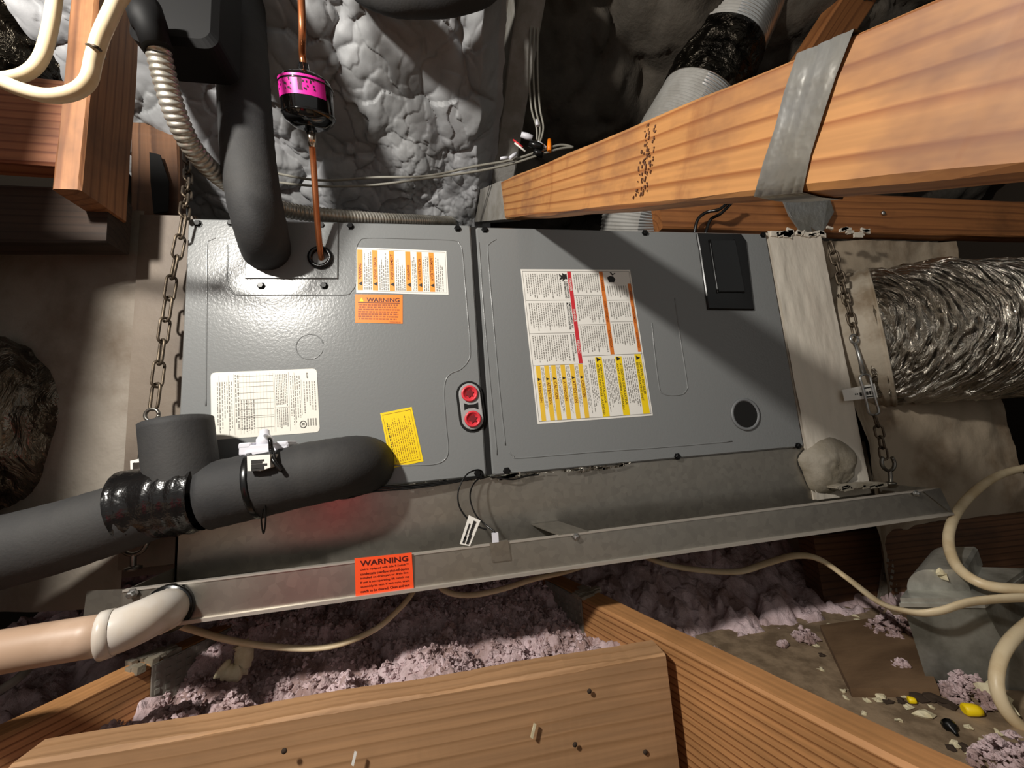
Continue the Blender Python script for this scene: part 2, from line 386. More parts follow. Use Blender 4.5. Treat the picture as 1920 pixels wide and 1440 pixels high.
# right bay: the deck lies a rafter depth higher, its foam coloured dark for lack of light
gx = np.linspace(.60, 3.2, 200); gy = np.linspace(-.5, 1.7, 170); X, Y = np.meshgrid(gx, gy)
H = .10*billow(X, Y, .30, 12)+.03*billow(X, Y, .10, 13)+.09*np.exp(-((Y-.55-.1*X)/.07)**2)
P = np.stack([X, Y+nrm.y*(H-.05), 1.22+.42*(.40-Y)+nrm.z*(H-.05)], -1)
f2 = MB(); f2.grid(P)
ob('ceiling', f2, M['foamshade'], kind='structure', label='spray foam coloured dark for shade in the roof bay right of the rafter', cat='ceiling')
sh = MB(); sh.hexa([(-2.6, -2.2, 2.35), (3.4, -2.2, 2.35), (3.4, 2.0, .62), (-2.6, 2.0, .62), (-2.6, -2.2, 2.40), (3.4, -2.2, 2.40), (3.4, 2.0, .67), (-2.6, 2.0, .67)])
ob('ceiling', sh, M['wallm'], kind='structure')
q = MB(); q.box(-2.6, 3.4, 1.95, 2.0, -.6, .75); ob('wall_back', q, M['wallm'], kind='structure')
q = MB(); q.box(-2.6, -2.55, -2.2, 2.0, -.6, 2.3); ob('wall_left', q, M['wallm'], kind='structure')
q = MB(); q.box(3.35, 3.4, -2.2, 2.0, -.6, 2.3); ob('wall_right', q, M['wallm'], kind='structure')
q = MB(); q.box(-2.6, 3.4, -2.2, 2.0, -.52, -.48); ob('floor', q, M['wallm'], kind='structure')

# ================================================================== AIR HANDLER
L1, L2, HP = .5437, .735, .533; LT = L1+L2
AH = thing('air_handler', (LT/2, .26, 0), 'long grey horizontal air handler with two front panels hung in the attic', 'air handler')
def rrect(x0, x1, z0, z1, r, n=5):
    out = []
    for cx, cz, a0 in ((x1-r, z1-r, 0), (x0+r, z1-r, 90), (x0+r, z0+r, 180), (x1-r, z0+r, 270)):
        for k in range(n+1):
            a = math.radians(a0+90*k/n); out.append((cx+r*math.cos(a), cz+r*math.sin(a)))
    return out
def slab(mb, poly, y0, y1, ch=.002):   # plate facing -Y: y0 is the front
    cx = sum(p[0] for p in poly)/len(poly); cz = sum(p[1] for p in poly)/len(poly)
    xs = [p[0] for p in poly]; zs = [p[1] for p in poly]; sx = 1-2*ch/(max(xs)-min(xs)); sz = 1-2*ch/(max(zs)-min(zs))
    ins = [(cx+(x-cx)*sx, cz+(z-cz)*sz) for x, z in poly]
    mb.loft([[(x, y1, z) for x, z in poly], [(x, y0+ch, z) for x, z in poly], [(x, y0, z) for x, z in ins]])
    return mb
cab = MB(); cab.box(.004, LT-.004, .012, .53, .004, HP-.004); ob('cabinet', cab, M['cab'], AH)
g = MB(); g.box(L1-.004, L1+.010, .004, .0125, .002, HP-.002); ob('panel_gap', g, M['dark'], AH, label='black seam between the two panels')
cp = MB(); slab(cp, rrect(0, L1-.004, 0, HP, .006), 0, .012, .003); CP = ob('coil_panel', cp, M['paint'], AH, label='left grey access panel with pipe entries')
bp_ = MB(); slab(bp_, rrect(L1+.007, LT, 0, HP-.004, .006), 0, .012, .003); BP = ob('blower_panel', bp_, M['paint'], AH, label='right grey access panel with breaker window')
def P0(px, py, y=0.): p = at(px, py, Y=y); return (p.x, p.z)
# embossed beads
def bead(paths, parent, r=.0016):
    mb = MB()
    for pth in paths:
        pts = [at(a, b, Y=0) for a, b in pth]; mb.tube([p+Vector((0, .0004, 0)) for p in spl(pts, 6)], r, 8)
    return ob('embossed_bead', mb, M['paint'], parent)
c6 = lambda L: [(340+a/2.77, 400+b/2.77) for a, b in L]
c7 = lambda L: [(860+a/2.77, 400+b/2.77) for a, b in L]
bead([c6([(240,165),(240,260),(240,355),(262,405),(310,425),(560,425),(835,425),(885,402),(905,360),(908,280),(908,190),(925,145),(970,128),(1200,132),(1410,140),(1445,160),(1460,210),(1480,450),(1500,700),(1490,765),(1450,810),(1400,832),(1372,870),(1365,950),(1375,1100),(1386,1220),(1372,1275),(1320,1302),(1210,1308),(1060,1310)]),
      c6([(720,1225),(745,1200),(790,1195),(900,1194),(970,1200),(1020,1230),(1045,1270)]),
      c6([(180,128),(148,140),(134,170),(132,400),(130,700),(128,1000)])], CP)
bead([c7([(105,150),(130,500),(165,900),(200,1255)]), c7([(195,135),(158,160),(152,210),(180,560),(215,950),(243,1205)]),
      c7([(262,1240),(285,1262),(330,1270),(700,1240),(1100,1212),(1420,1184)]),
      c7([(1003,570),(1020,740),(1042,905),(1060,935),(1100,945),(1160,940),(1184,915),(1186,880),(1150,640),(1122,440)])], BP)
# tubing plate and its details
TPc = [P0(462,417), P0(635,419), P0(634,523), P0(460,523)]
tp = MB(); slab(tp, TPc[::-1], -.0032, .001, .0012); TP = ob('tubing_plate', tp, M['paint'], CP)
def disc(c, r, y0, y1, n=20, ch=.001): return slab(MB(), [(c[0]+r*math.cos(2*math.pi*k/n), c[1]+r*math.sin(2*math.pi*k/n)) for k in range(n)], y0, y1, ch)
gm = MB(); gc = P0(602, 485)
gm.lathe([(.0235, .0), (.0235, .006), (.021, .0085), (.016, .0085), (.0150, .004), (.0150, 0)], (gc[0], -.002, gc[1]), (0, -1, 0)); ob('pipe_grommet', gm, M['blackpl'], CP)
kn = MB(); kc = P0(581, 650)
kn.tube([(kc[0]+.0245*math.cos(a), .0003, kc[1]+.0245*math.sin(a)) for a in np.linspace(.25, 2*math.pi-.35, 40)], .0012, 6); ob('knockout', kn, M['paint'], CP)
def screw(px, py, parent, mat='screw', r=.0058):
    c = P0(px, py); mb = MB(); mb.lathe([(r*1.35, 0), (r*1.35, .0012), (r, .0015), (r, .0048), (r*.85, .0056)], (c[0], .0, c[1]), (0, -1, 0), 6 if 1 else 12, False)
    return ob('screw', mb, M[mat], parent)
for s in ((372,420),(434,419),(657,425),(858,429),(490,536),(608,536),(896,887)): screw(*s, CP)
screw(604, 424, CP)
for s in ((909,431),(1209,437),(1430,441),(1496,836),(1270,856),(950,883)): screw(*s, BP)
# drain port
dp = MB(); A_, B_ = P0(880,739), P0(886,786)
def stadium(A, B, r, n=10):
    ax = math.atan2(B[1]-A[1], B[0]-A[0]); out = []
    for c, a0 in ((B, ax-math.pi/2), (A, ax+math.pi/2)):
        for k in range(n+1): a = a0+math.pi*k/n; out.append((c[0]+r*math.cos(a), c[1]+r*math.sin(a)))
    return out
slab(dp, stadium(A_, B_, .0265), -.002, .001, .0008); ob('drain_gasket', dp, M['dark'], CP)
dp = MB(); slab(dp, stadium(A_, B_, .0215), -.007, .001, .0015); DP = ob('drain_port_plate', dp, M['greypl'], AH, label='grey drain port plate with two red plugs')
for c in (A_, B_):
    mb = MB(); mb.lathe([(.0165, 0), (.0165, .004), (.0150, .0055), (.0120, .0055), (.0120, .0045)], (c[0], -.0065, c[1]), (0, -1, 0)); k = ob('drain_plug', mb, M['redcap'], DP, label='red star-socket plug')
    mb = MB(); pts = []
    for i in range(12):
        rr = .0092 if i % 2 == 0 else .0058; a = math.pi*i/6+.3; pts.append((c[0]+rr*math.cos(a), -.0112, c[1]+rr*math.sin(a)))
    mb.prism(pts, (0, -.0012, 0)); ob('star_socket', mb, M['redhole'], DP)
mb = MB(); mx_, mz_ = (A_[0]+B_[0])/2, (A_[1]+B_[1])/2
mb.prism([(mx_+a, -.0065, mz_+b) for a, b in ((-.014,-.007),(-.006,-.0035),(.006,-.0035),(.014,-.007),(.014,.007),(.006,.0035),(-.006,.0035),(-.014,.007))], (0, -.0012, 0)); ob('bow_tie_slot', mb, M['dark'], DP)
# breaker cover
bc = MB(); pc = [P0(1304,438), P0(1388,440), P0(1397,452), P0(1412,582), P0(1326,581), P0(1310,470)]
slab(bc, pc[::-1], -.005, .001, .002); BC = ob('breaker_cover', bc, M['blackpl'], AH, label='black breaker cover with clear flip window')
wq = [at(*q, Y=-.006) for q in ((1331,452),(1376,452),(1394,547),(1346,547))]
mb = MB(); mb.tube(spl([wq[0], wq[0].lerp(wq[1], .1), wq[0].lerp(wq[1], .9), wq[1], wq[1].lerp(wq[2], .06), wq[1].lerp(wq[2], .94), wq[2], wq[2].lerp(wq[3], .1), wq[2].lerp(wq[3], .9), wq[3], wq[3].lerp(wq[0], .06), wq[3].lerp(wq[0], .94)], 3, True), .0024, 8, True); ob('window_rim', mb, M['blackpl'], BC)
mb = MB(); mb.prism(wq, (0, -.004, 0)); recalc(ob('clear_window', mb, M['glass'], BC))
mb = MB()
for (a, b, a2, b2) in ((1352,472,1360,500),(1364,480,1372,500),(1343,498,1361,503)): 
    p, q_ = at(a, b, Y=-.0052), at(a2, b2, Y=-.0052); mb.box(p.x, q_.x, -.0058, -.0045, q_.z, p.z)
ob('breaker_switch', mb, M['steel'], BC)
hc = P0(1397, 777); mb = MB(); mb.lathe([(.037, 0), (.037, .003), (.033, .004), (.030, .002), (.030, 0)], (hc[0], 0, hc[1]), (0, -1, 0), 32); HO = ob('entry_hole_ring', mb, M['cab'], BP)
mb = disc(hc, .030, -.0024, 0, 28, .0004); ob('dark_opening', mb, M['dark'], BP)
# weathered foil shreds of sealing tape along the lower edge
mb = MB()
for k in range(60):
    px = random.uniform(760, 1180); t = (px-700)/(1508-700); p = at(px, 916-t*78+random.uniform(-2, 5), Y=-.004)
    l = random.uniform(.004, .016); mb.obox(p, (l, 0, l*random.uniform(-.1, .2)), (0, .0008, 0), (0, 0, random.uniform(.0008, .0025)))
ob('foil_seal', mb, M['foil'], AH, kind='stuff')

# ------------------------------------------------------------------ printed labels
TXT = {}
def textmesh(s):
    if s not in TXT:
        bold = s == 'WARNING'
        cu = bpy.data.curves.new('t', 'FONT'); cu.body = s; cu.resolution_u = 2; cu.offset = .022 if bold else .008; o = bpy.data.objects.new('t', cu); COL.objects.link(o)
        dg = bpy.context.evaluated_depsgraph_get(); dg.update(); me = bpy.data.meshes.new_from_object(o.evaluated_get(dg))
        V = np.array([v.co[:2] for v in me.vertices]); F = [tuple(p.vertices) for p in me.polygons]
        lo = V.min(0); hi = V.max(0); TXT[s] = ((V-lo)/(hi-lo), F)
        bpy.data.objects.remove(o); bpy.data.curves.remove(cu); bpy.data.meshes.remove(me)
    return TXT[s]
class Label:
    def __init__(s, name, corners, Y, mat, parent, label, round_=False, bulge=None, th=.0007):
        s.c = [at(*q, Y=Y) for q in corners]; s.Y = Y; s.b = bulge; s.k = 0
        mb = MB(); pts = []
        if round_:
            for i in range(4):
                o_, a, b = s.c[i], s.c[i-1], s.c[(i+1) % 4]
                e1, e2 = (a-o_).normalized()*.008, (b-o_).normalized()*.008
                for t in (0, .33, .67, 1): pts.append(o_+e1*(1-t)**2+e2*t**2)
        else: pts = s.c
        mb.prism(pts, (0, -th, 0)); s.th = th
        s.o = ob(name, mb, M[mat], parent, label=label)
    def p(s, u, v, k=1):
        a, b, c, d = s.c; q = (a*(1-u)+b*u)*(1-v)+(d*(1-u)+c*u)*v
        return q+Vector((0, -s.th-.00025*k, 0))
    def rects(s, name, rs, mat, k=1):
        if name in ('colour_bar', 'table_line', 'border_line'):
            for q in rs: mb = MB().add([s.p(q[0], q[1], k), s.p(q[0], q[3], k), s.p(q[2], q[3], k), s.p(q[2], q[1], k)], [(0, 1, 2, 3)]); ob(name, mb, M[mat], s.o)
            return
        mb = MB()
        for u0, v0, u1, v1 in rs: mb.add([s.p(u0, v0, k), s.p(u0, v1, k), s.p(u1, v1, k), s.p(u1, v0, k)], [(0, 1, 2, 3)])
        return ob(name, mb, M[mat], s.o, kind='stuff' if len(rs) > 1 else None)
    def polys(s, name, ps, mat, k=2):
        if name != 'certification_mark':
            for p in ps: ob(name, MB().add([s.p(u, v, k) for u, v in p], [tuple(range(len(p)))]), M[mat], s.o)
            return
        mb = MB()
        for p in ps: mb.add([s.p(u, v, k) for u, v in p], [tuple(range(len(p)))])
        return ob(name, mb, M[mat], s.o)
    def texts(s, ts, mat, k=2, name='lettering'):
        mb = MB()
        for st, u0, v0, u1, v1, rot in ts:
            V, F = textmesh(st)
            if rot == 0: vs = [s.p(u0+a*(u1-u0), v1-b*(v1-v0), k) for a, b in V]
            elif rot == 'up': vs = [s.p(u1-b*(u1-u0), v1-a*(v1-v0), k) for a, b in V]
            else: vs = [s.p(u0+b*(u1-u0), v0+a*(v1-v0), k) for a, b in V]
            if name == 'lettering': ob(name, MB().add(vs, F), M[mat], s.o)
            else: mb.add(vs, F)
        if mb.v: ob(name, mb, M[mat], s.o, kind='stuff')
    def lines(s, u0, v0, u1, v1, n, vertical=True, fill=.45, ragged=.3, start=0):
        """rows of word-like dashes for print too small to read"""
        out = []
        for i in range(n):
            t = (i+.5)/n; h = .5*fill/n
            end = 1-random.random()*ragged; pos = start
            while pos < end:
                l = random.uniform(.02, .09); q = min(pos+l, end)
                if vertical: out.append((u0+(t-h)*(u1-u0), v0+pos*(v1-v0), u0+(t+h)*(u1-u0), v0+q*(v1-v0)))
                else: out.append((u0+pos*(u1-u0), v0+(t-h)*(v1-v0), u0+q*(u1-u0), v0+(t+h)*(v1-v0)))
                pos = q+random.uniform(.012, .03)
        return out
# white label with six orange bars
lb = Label('caution_label', [(667,464),(837,471),(841,553),(668,549)], 0, 'white', AH, 'white label with six orange warning bars')
bars = [.015, .175, .355, .535, .660, .795]; nxt = [.175, .355, .535, .660, .795, .96]
lb.rects('colour_bar', [(u, .05, u+.056, .94) for u in bars], 'orangebar')
words = ['WARNING', 'ADVERTENCIA', 'AVERTISSEMENT']*2
lb.texts([(wd, u+.012, .75-.062*len(wd)*.62-.12, u+.044, .70, 'up') for wd, u in zip(words, bars)], 'brownink')
lb.polys('warning_triangle', [[(u+.006, .80), (u+.05, .755), (u+.05, .845)] for u in bars], 'ink')
L_ = []
for u, n_ in zip(bars, nxt): L_ += lb.lines(u+.066, .93, n_-.006, .08, max(3, int((n_-u-.06)*45)), True, .42, .4)
lb.rects('small_print', L_, 'greyink')
lb.rects('border_line', [(.005,.03,.985,.036),(.005,.955,.985,.961),(.982,.03,.985,.96)], 'greyink')
# orange WARNING sticker
lb = Label('warning_sticker', [(666,552),(755,553),(755,607),(666,605)], 0, 'orange', AH, 'orange WARNING sticker')
lb.texts([('WARNING', .235, .115, .93, .265, 0)], 'darkred')
lb.polys('warning_triangle', [[(.09, .26), (.135, .11), (.18, .26)]], 'yellow')
lb.rects('underline', [(.06, .285, .94, .305)], 'darkred')
Lw = []
for i in range(7): Lw += lb.lines(.06+random.uniform(0, .03), .335+i*.082, .94, .395+i*.082, 1, False, .8, .08)
lb.rects('small_print', Lw+lb.lines(.72, .94, .96, .965, 1, False, .9, .02), 'brownlite')
# rating plate
lb = Label('rating_plate', [(395,699),(594,691),(600,810),(397,825)], 0, 'offwhite', AH, 'large ivory rating plate with a table', True)
R_ = [(.21+.0, .035, .213, .955)]
for k in range(11): R_.append((.265+k*.031, .04, .266+k*.031, .95))
tb = []
for v in (.075, .17, .235, .33, .43, .49, .585, .685, .71, .865): tb.append((.235, v, .575, v+.006))
lb.rects('table_line', tb+[(.585, .04, .587, .95), (.72, .04, .722, .95), (.775, .05, .777, .93), (.84, .17, .842, .72), (.585, .58, .72, .584), (.075, .05, .077, .9), (.16, .05, .162, .95)], 'greyink')
lb.rects('ruled_column', R_, 'lightink')
pr_ = lb.lines(.05, .15, .20, .93, 7, True, .35, .5)+lb.lines(.215, .05, .26, .93, 2, True, .5, .2)+lb.lines(.265, .44, .40, .92, 6, True, .45, .1)+lb.lines(.595, .07, .71, .57, 7, True, .5, .1)+lb.lines(.595, .6, .71, .92, 6, True, .5, .2)+lb.lines(.73, .1, .835, .9, 5, True, .35, .25)+lb.lines(.855, .2, .985, .7, 5, True, .35, .4)+lb.lines(.88, .78, .98, .9, 4, True, .5, .1)
lb.rects('small_print', pr_, 'greyink')
ring = []
for r0 in (.034, ):
    for k in range(24):
        a, b = 2*math.pi*k/24, 2*math.pi*(k+1)/24; asp = 1.68
        ring.append([(.845+r0*math.cos(a), .865+r0*asp*math.sin(a)), (.845+r0*math.cos(b), .865+r0*asp*math.sin(b)), (.845+.8*r0*math.cos(b), .865+.8*r0*asp*math.sin(b)), (.845+.8*r0*math.cos(a), .865+.8*r0*asp*math.sin(a))])
lb.polys('certification_mark', ring, 'ink'); lb.texts([('AU', .828, .838, .862, .892, 'down')], 'ink')
lb.texts([('0239', .895, .06, .912, .15, 'down')], 'ink')
# yellow sticker
lb = Label('refrigerant_sticker', [(713,775),(772,763),(794,865),(734,878)], 0, 'yellow', AH, 'tilted yellow sticker with fine print')
lb.rects('border_line', [(.06,.04,.94,.046),(.06,.95,.94,.956),(.06,.04,.066,.95),(.934,.04,.94,.95)], 'brownink')
lb.rects('small_print', lb.lines(.16, .92, .88, .08, 11, True, .22, .25), 'brownink')
lb.rects('heading', lb.lines(.125, .82, .16, .16, 1, True, .8, .02), 'ink')
# big label on the blower panel
lb = Label('instruction_label', [(976,505),(1181,506),(1224,779),(1008,795)], 0, 'white', AH, 'large instruction label with red, orange and yellow bars')
S = []
def cell(u0, v0, u1, v1, n): 
    S.extend(lb.lines(u0, v0, u1, v1, n, True, .42, .25))
def bar(name, u, w_, v0, v1, mat): return (u, v0, u+w_, v1)
lb.rects('colour_bar', [(.408, .015, .442, .635)], 'redbar')
lb.rects('colour_bar', [(.700, .015, .735, .585), (.955, .10, .985, .575)], 'burnt')
yb = [(.03, .655), (.135, .655), (.215, .655), (.305, .655), (.39, .65), (.475, .645)]
wd_ = ['ATENCIÓN', 'ATTENTION', 'CAUTION', 'ATENCIÓN', 'ATTENTION', 'CAUTION']
yw = .05
YB = [(.035+.0, .64), (.107, .64), (.165, .64), (.245, .64), (.325, .64), (.400, .638)]
lb.rects('colour_bar', [(u, v, u+.038, .985) for u, v in YB], 'yellowbar')
lb.rects('colour_bar', [(.555, .60, .615, .985), (.735, .60, .795, .985), (.915, .59, .975, .985)], 'yellow')
lb.texts([(wd, u+.006, .745, u+.032, .745+.0155*len(wd), 'down') for wd, (u, v) in zip(wd_, YB)], 'brownink')
lb.polys('warning_triangle', [[(u+.006, .735), (u+.006, .715), (u+.034, .725)] for u, v in YB]+[[(u+.012, .63), (u+.012, .60), (u+.05, .615)] for u in (.555, .735, .915)], 'ink')
lb.texts([('ATENCIÓN INSTALADOR', .588, .645, .608, .90, 'down'), ('ANTES DE FUNCIONAR LA UNIDAD', .560, .645, .580, .97, 'down'), ('ATTENTION INSTALLATEUR', .768, .645, .788, .92, 'down'), ("AVANT D'OPÉRER L'APPAREIL!", .740, .645, .760, .95, 'down'), ('CAUTION - INSTALLER', .948, .645, .968, .86, 'down'), ('BEFORE OPERATING UNIT', .920, .645, .940, .90, 'down')], 'ink')
lb.texts([('DANGER', .415, .065, .436, .15, 'down'), ('DANGER', .415, .275, .436, .36, 'down'), ('PELIGRO', .415, .485, .436, .57, 'down')], 'white')
lb.texts([('WARNING', .707, .07, .728, .15, 'down'), ('AVERTISSEMENT', .707, .22, .728, .37, 'down'), ('ADVERTENCIA', .707, .42, .728, .54, 'down'), ('WARNING', .961, .15, .979, .22, 'down'), ('AVERTISSEMENT', .961, .26, .979, .38, 'down'), ('ADVERTENCIA', .961, .44, .979, .55, 'down')], 'brownink')
lb.texts([('CARBON MONOXIDE', .385, .085, .402, .20, 'down'), ('POISONING HAZARD', .363, .085, .380, .20, 'down'), ('EMPOISONNEMENT AU', .385, .23, .402, .40, 'down'), ('MONOXYDE DE CARBONE', .363, .23, .380, .41, 'down'), ('INTOXICACIÓN POR', .385, .44, .402, .57, 'down'), ('MONÓXIDO DE CARBONO', .363, .44, .380, .62, 'down')], 'ink')
for v0, v1 in ((.03, .205), (.23, .42), (.445, .625)): cell(.03, v0, .345, v1, 16)
for v0, v1 in ((.03, .17), (.19, .37), (.39, .57)): cell(.455, v0, .69, v1, 12)
for v0, v1 in ((.115, .20), (.23, .35), (.38, .54)): cell(.75, v0, .945, v1, 9)
for (u, v), u2 in zip(YB, (.107, .165, .245, .325, .40, .48)): cell(u+.044, .65, u2-.004, .97, 3 if u2-u > .07 else 2)
cell(.49, .615, .55, .96, 4); cell(.625, .615, .73, .97, 8); cell(.805, .61, .91, .96, 6)
lb.rects('small_print', S, 'greyink')
lb.rects('border_line', [(.015,.21,.405,.213),(.015,.43,.405,.433),(.015,.637,.44,.640),(.445,.18,.70,.183),(.445,.38,.70,.383),(.445,.587,.99,.590),(.74,.215,.95,.218),(.74,.365,.95,.368),(.012,.012,.988,.015),(.012,.985,.988,.988),(.012,.012,.015,.988),(.985,.012,.988,.988)], 'greyink')
lb.polys('pictogram', [[(.33,.03),(.36,.045),(.36,.025),(.385,.035),(.40,.03),(.40,.07),(.385,.065),(.355,.085),(.36,.065),(.325,.075),(.345,.055)], [(.77,.055),(.80,.045),(.83,.05),(.845,.07),(.83,.09),(.78,.09)], [(.80,.02),(.815,.018),(.825,.033),(.85,.022),(.852,.028),(.822,.042)]], 'ink')

# ================================================================== SUPPORT RISER AND DRAIN PAN
zr = -.130
mb = MB(); x0r, x1r = at(290, 1062, Y=.006).x, at(1640, 905, Y=.006).x
mb.box(.0, x1r, .006, .010, zr, -.001); mb.box(.0, .004, .006, .5, zr, -.001); mb.box(x1r-.004, x1r, .006, .5, zr, -.001)
RS = ob('support_riser', mb, M['galv'], label='galvanised sheet riser directly under the air handler front', cat='riser')
mb = MB(); mb.box(.0, x1r, .001, .006, zr-.003, zr+.001); ob('hemmed_edge', mb, M['bright'], RS)
PAN = thing('drain_pan', (.73, .2, -.155), 'long galvanised drain pan hung below the air handler', 'drain pan')
px0, px1 = .0, 1.485; yp = -.100; zt, zb = -.1035, -.1555
mb = MB(); mb.hexa([(px0, yp-.004, zb), (px1+.012, yp-.004, zb), (px1+.012, yp-.001, zb), (px0, yp-.001, zb), (px0, yp, zt), (px1, yp, zt), (px1, yp+.003, zt), (px0, yp+.003, zt)])
ob('front_lip', mb, M['galv'], PAN)
mb = MB(); mb.box(px0, px1, yp-.002, yp+.006, zt-.0005, zt+.002); mb.box(px0, px1+.010, yp-.010, yp-.003, zb-.001, zb+.004); ob('rolled_edge', mb, M['bright'], PAN)
mb = MB(); mb.box(px0, px1, yp, .62, zb-.002, zb); ob('pan_floor', mb, M['galv'], PAN)
mb = MB(); mb.box(px0-.002, px0+.001, yp, .62, zb, zt); ob('end_lip', mb, M['galv'], PAN)
mb = MB(); mb.box(px1-.001, px1+.002, yp, .62, zb, zt); ob('end_lip', mb, M['galv'], PAN)
mb = MB(); mb.add([(px1-.045, yp-.002, zt), (px1+.002, yp-.002, zt+.002), (px1+.012, yp-.0075, zb), (px1-.045, yp-.001, zt), (px1+.002, yp-.001, zt+.002), (px1+.012, yp-.004, zb)], [(0, 2, 1), (0, 1, 4, 3), (1, 2, 5, 4), (2, 0, 3, 5)]); ob('corner_fold', mb, M['galv'], PAN)
mb = MB(); mb.add([(px0+.045, yp-.0022, zt), (px0-.06, yp+.02, zt+.002), (px0-.06, yp+.016, zb), (px0+.01, yp-.007, zb)], [(0, 1, 2, 3)]); ob('corner_fold', mb, M['galv'], PAN)
s1, s2 = at(1000, 985, Z=zt+.004), at(1047, 1001, Z=zt+.004)
mb = MB(); mb.prism([(s1.x, .004, zt+.003), (s2.x+.0, yp, zt+.003), (s2.x+.055, yp, zt+.003), (s1.x+.055, .004, zt+.003)], (0, 0, -.002)); ob('cross_strap', mb, M['galv'], PAN)
def zscrew(px, py, Y, parent):
    p = at(px, py, Y=Y); mb = MB(); mb.lathe([(.007, 0), (.007, .0015), (.0048, .002), (.0048, .007), (.003, .008)], p, (0, -1, -.15), 6, False); ob('screw', mb, M['zincscrew'], parent)
zscrew(1080, 1006, yp-.002, PAN); zscrew(250, 1112, yp-.004, PAN); zscrew(1716, 925, yp-.002, PAN)
mb = MB(); cq = [at(*q, Y=yp-.005) for q in ((918,1019),(952,1012),(958,1050),(923,1054))]; mb.prism(cq, (0, .0035, 0)); ob('switch_clip', mb, M['galv'], PAN)
lb = Label('overflow_sticker', [(665,1047),(772,1036),(776,1104),(667,1120)], yp-.0055, 'redorange', PAN, 'fluorescent red WARNING sticker on the lip')
lb.texts([('WARNING', .09, .07, .93, .22, 0)], 'darkred')
wl = ['Unit is equipped with Safe-T-Switch™', 'condensate overflow shut-off device', 'installed on drain pan or drain line.', 'If unit is not operating, lift switch cap', 'assembly to test. If unit runs, drain', 'needs to be cleared. Clean and test']
lb.texts([(s_, .09, .275+i*.112, .93, .345+i*.112, 0) for i, s_ in enumerate(wl)], 'darkred', name='small_lettering')

# ================================================================== PLENUMS AND FLEX DUCTS
# left plenum: flat front, then a tapered shoulder back to the flex duct
PL = thing('left_plenum', (-.15, .25, -.05), 'taupe coated supply plenum left of the air handler', 'plenum')
mb = MB(); xa = at(250, 600, Y=.02).x; mb.box(xa, .003, .02, .5, -.10, .55); ob('front_section', mb, M['plenum'], PL)
mb = MB()
nx_, nz_ = 50, 60; gx = np.linspace(xa-.42, xa+.004, nx_); gz = np.linspace(-.16, .56, nz_); X, Z = np.meshgrid(gx, gz); t = (xa+.004-X)
Yv = .024+.9*np.maximum(t, 0)**1.3*.5 + (fbm(X, Z, .12, 77)-.5)*.02*(t > .003)
mb.grid(np.stack([X, Yv, Z], -1)); mb.box(xa-.42, xa, .22, .5, -.16, .55); ob('tapered_shoulder', mb, M['masticgrey'], PL)
def flex(name, ctrl, r, mat, label, cat, wr=.02, seed=0, n=64, step=.006, parent=None, pitch=.045, ridge=.012):
    pts = resample(spl(ctrl, 24), step); mb = MB(); base = len(mb.v); mb.tube(pts, r, n)
    V = np.array(mb.v[:len(pts)*n]).reshape(len(pts), n, 3); Cn = np.array([tuple(p) for p in pts])[:, None, :]
    u = np.arange(len(pts))[:, None]*step+np.zeros((1, n)); a = np.arange(n)[None, :]/n*2*math.pi; aa = np.abs(((a+u*2.0) % (2*math.pi))-math.pi)*r
    d = (fbm(u, aa*.5, .05, seed, 4)-.5)*wr*2+ridge*np.sin(u/pitch*2*math.pi+2*np.sin(a))*.5+(fbm(u*2.2, aa, .02, seed+50, 2)-.5)*wr*.7
    dirv = V-Cn; dirv /= np.linalg.norm(dirv, axis=2, keepdims=True); V = V+dirv*d[..., None]
    mb.v[:len(pts)*n] = [tuple(p) for p in V.reshape(-1, 3).tolist()]
    return ob(name, mb, mat, parent, label=label, cat=cat)
cl = at(35, 800, Y=.10)
flex('flexible_duct', [(cl.x+.02, .30, cl.z+.0), (cl.x-.03, .14, cl.z), (cl.x-.16, .04, cl.z-.01), (cl.x-.40, .0, cl.z-.02), (cl.x-.8, -.02, cl.z)], .165, M['foil2'], 'crinkled silver foil flexible duct at the left edge', 'duct', seed=3)
# right plenum
PR = thing('right_plenum', (1.6, .25, 0), 'mastic coated return plenum right of the air handler', 'plenum')
mb = MB(); gz = np.linspace(-.12, .535, 60); gx = np.linspace(LT+.004, 1.437, 30); X, Z = np.meshgrid(gx, gz)
xr_ = LT+.004+(X-LT-.004)*(1.0+0*Z); Yv = -.002+.006*(fbm(X*3, Z*.6, .05, 91)-.5)+.012*np.exp(-((X-1.425)/.012)**2)*0
mb.grid(np.stack([xr_, Yv, Z], -1)); mb.box(LT+.004, 1.437, .004, .5, -.12, .533); ob('front_flange', mb, M['mastic'], PR, label='pale mastic covered flange beside the blower panel')
mb = MB(); gx = np.linspace(1.437, 2.02, 60); gz = np.linspace(-.36, .56, 80); X, Z = np.meshgrid(gx, gz)
Yv = .075+.10*(fbm(X, Z, .35, 95)-.5)+.02*(fbm(X, Z, .06, 96)-.5)-.07*np.clip(1-(X-1.437)/.12, 0, 1)
mb.grid(np.stack([X, Yv, Z], -1)); mb.box(1.437, 2.02, .15, .6, -.36, .56); ob('stained_body', mb, M['masticdirty'], PR)
# collar where the duct leaves
fc = at(1790, 600, Y=-.02)
DR = thing('flexible_duct', (fc.x, .1, fc.z), 'crinkled silver foil flexible duct leaving the right plenum', 'duct')
flex('foil_jacket', [(1.60, .16, .27), (1.655, .06, .27), (1.78, .0, .265), (2.1, -.02, .26), (2.7, -.05, .25)], .185, M['foil'], None, None, seed=8, parent=DR, wr=.013, ridge=.005)
mb = MB(); pts = spl([(1.59, .18, .27), (1.62, .11, .27), (1.655, .06, .27)], 10); mb.tube(pts, [.191+.004*math.sin(i*2.1) for i in range(len(pts))], 48, cap=False); ob('mastic_collar', mb, M['masticcollar'], DR, label='mastic collar at the plenum')
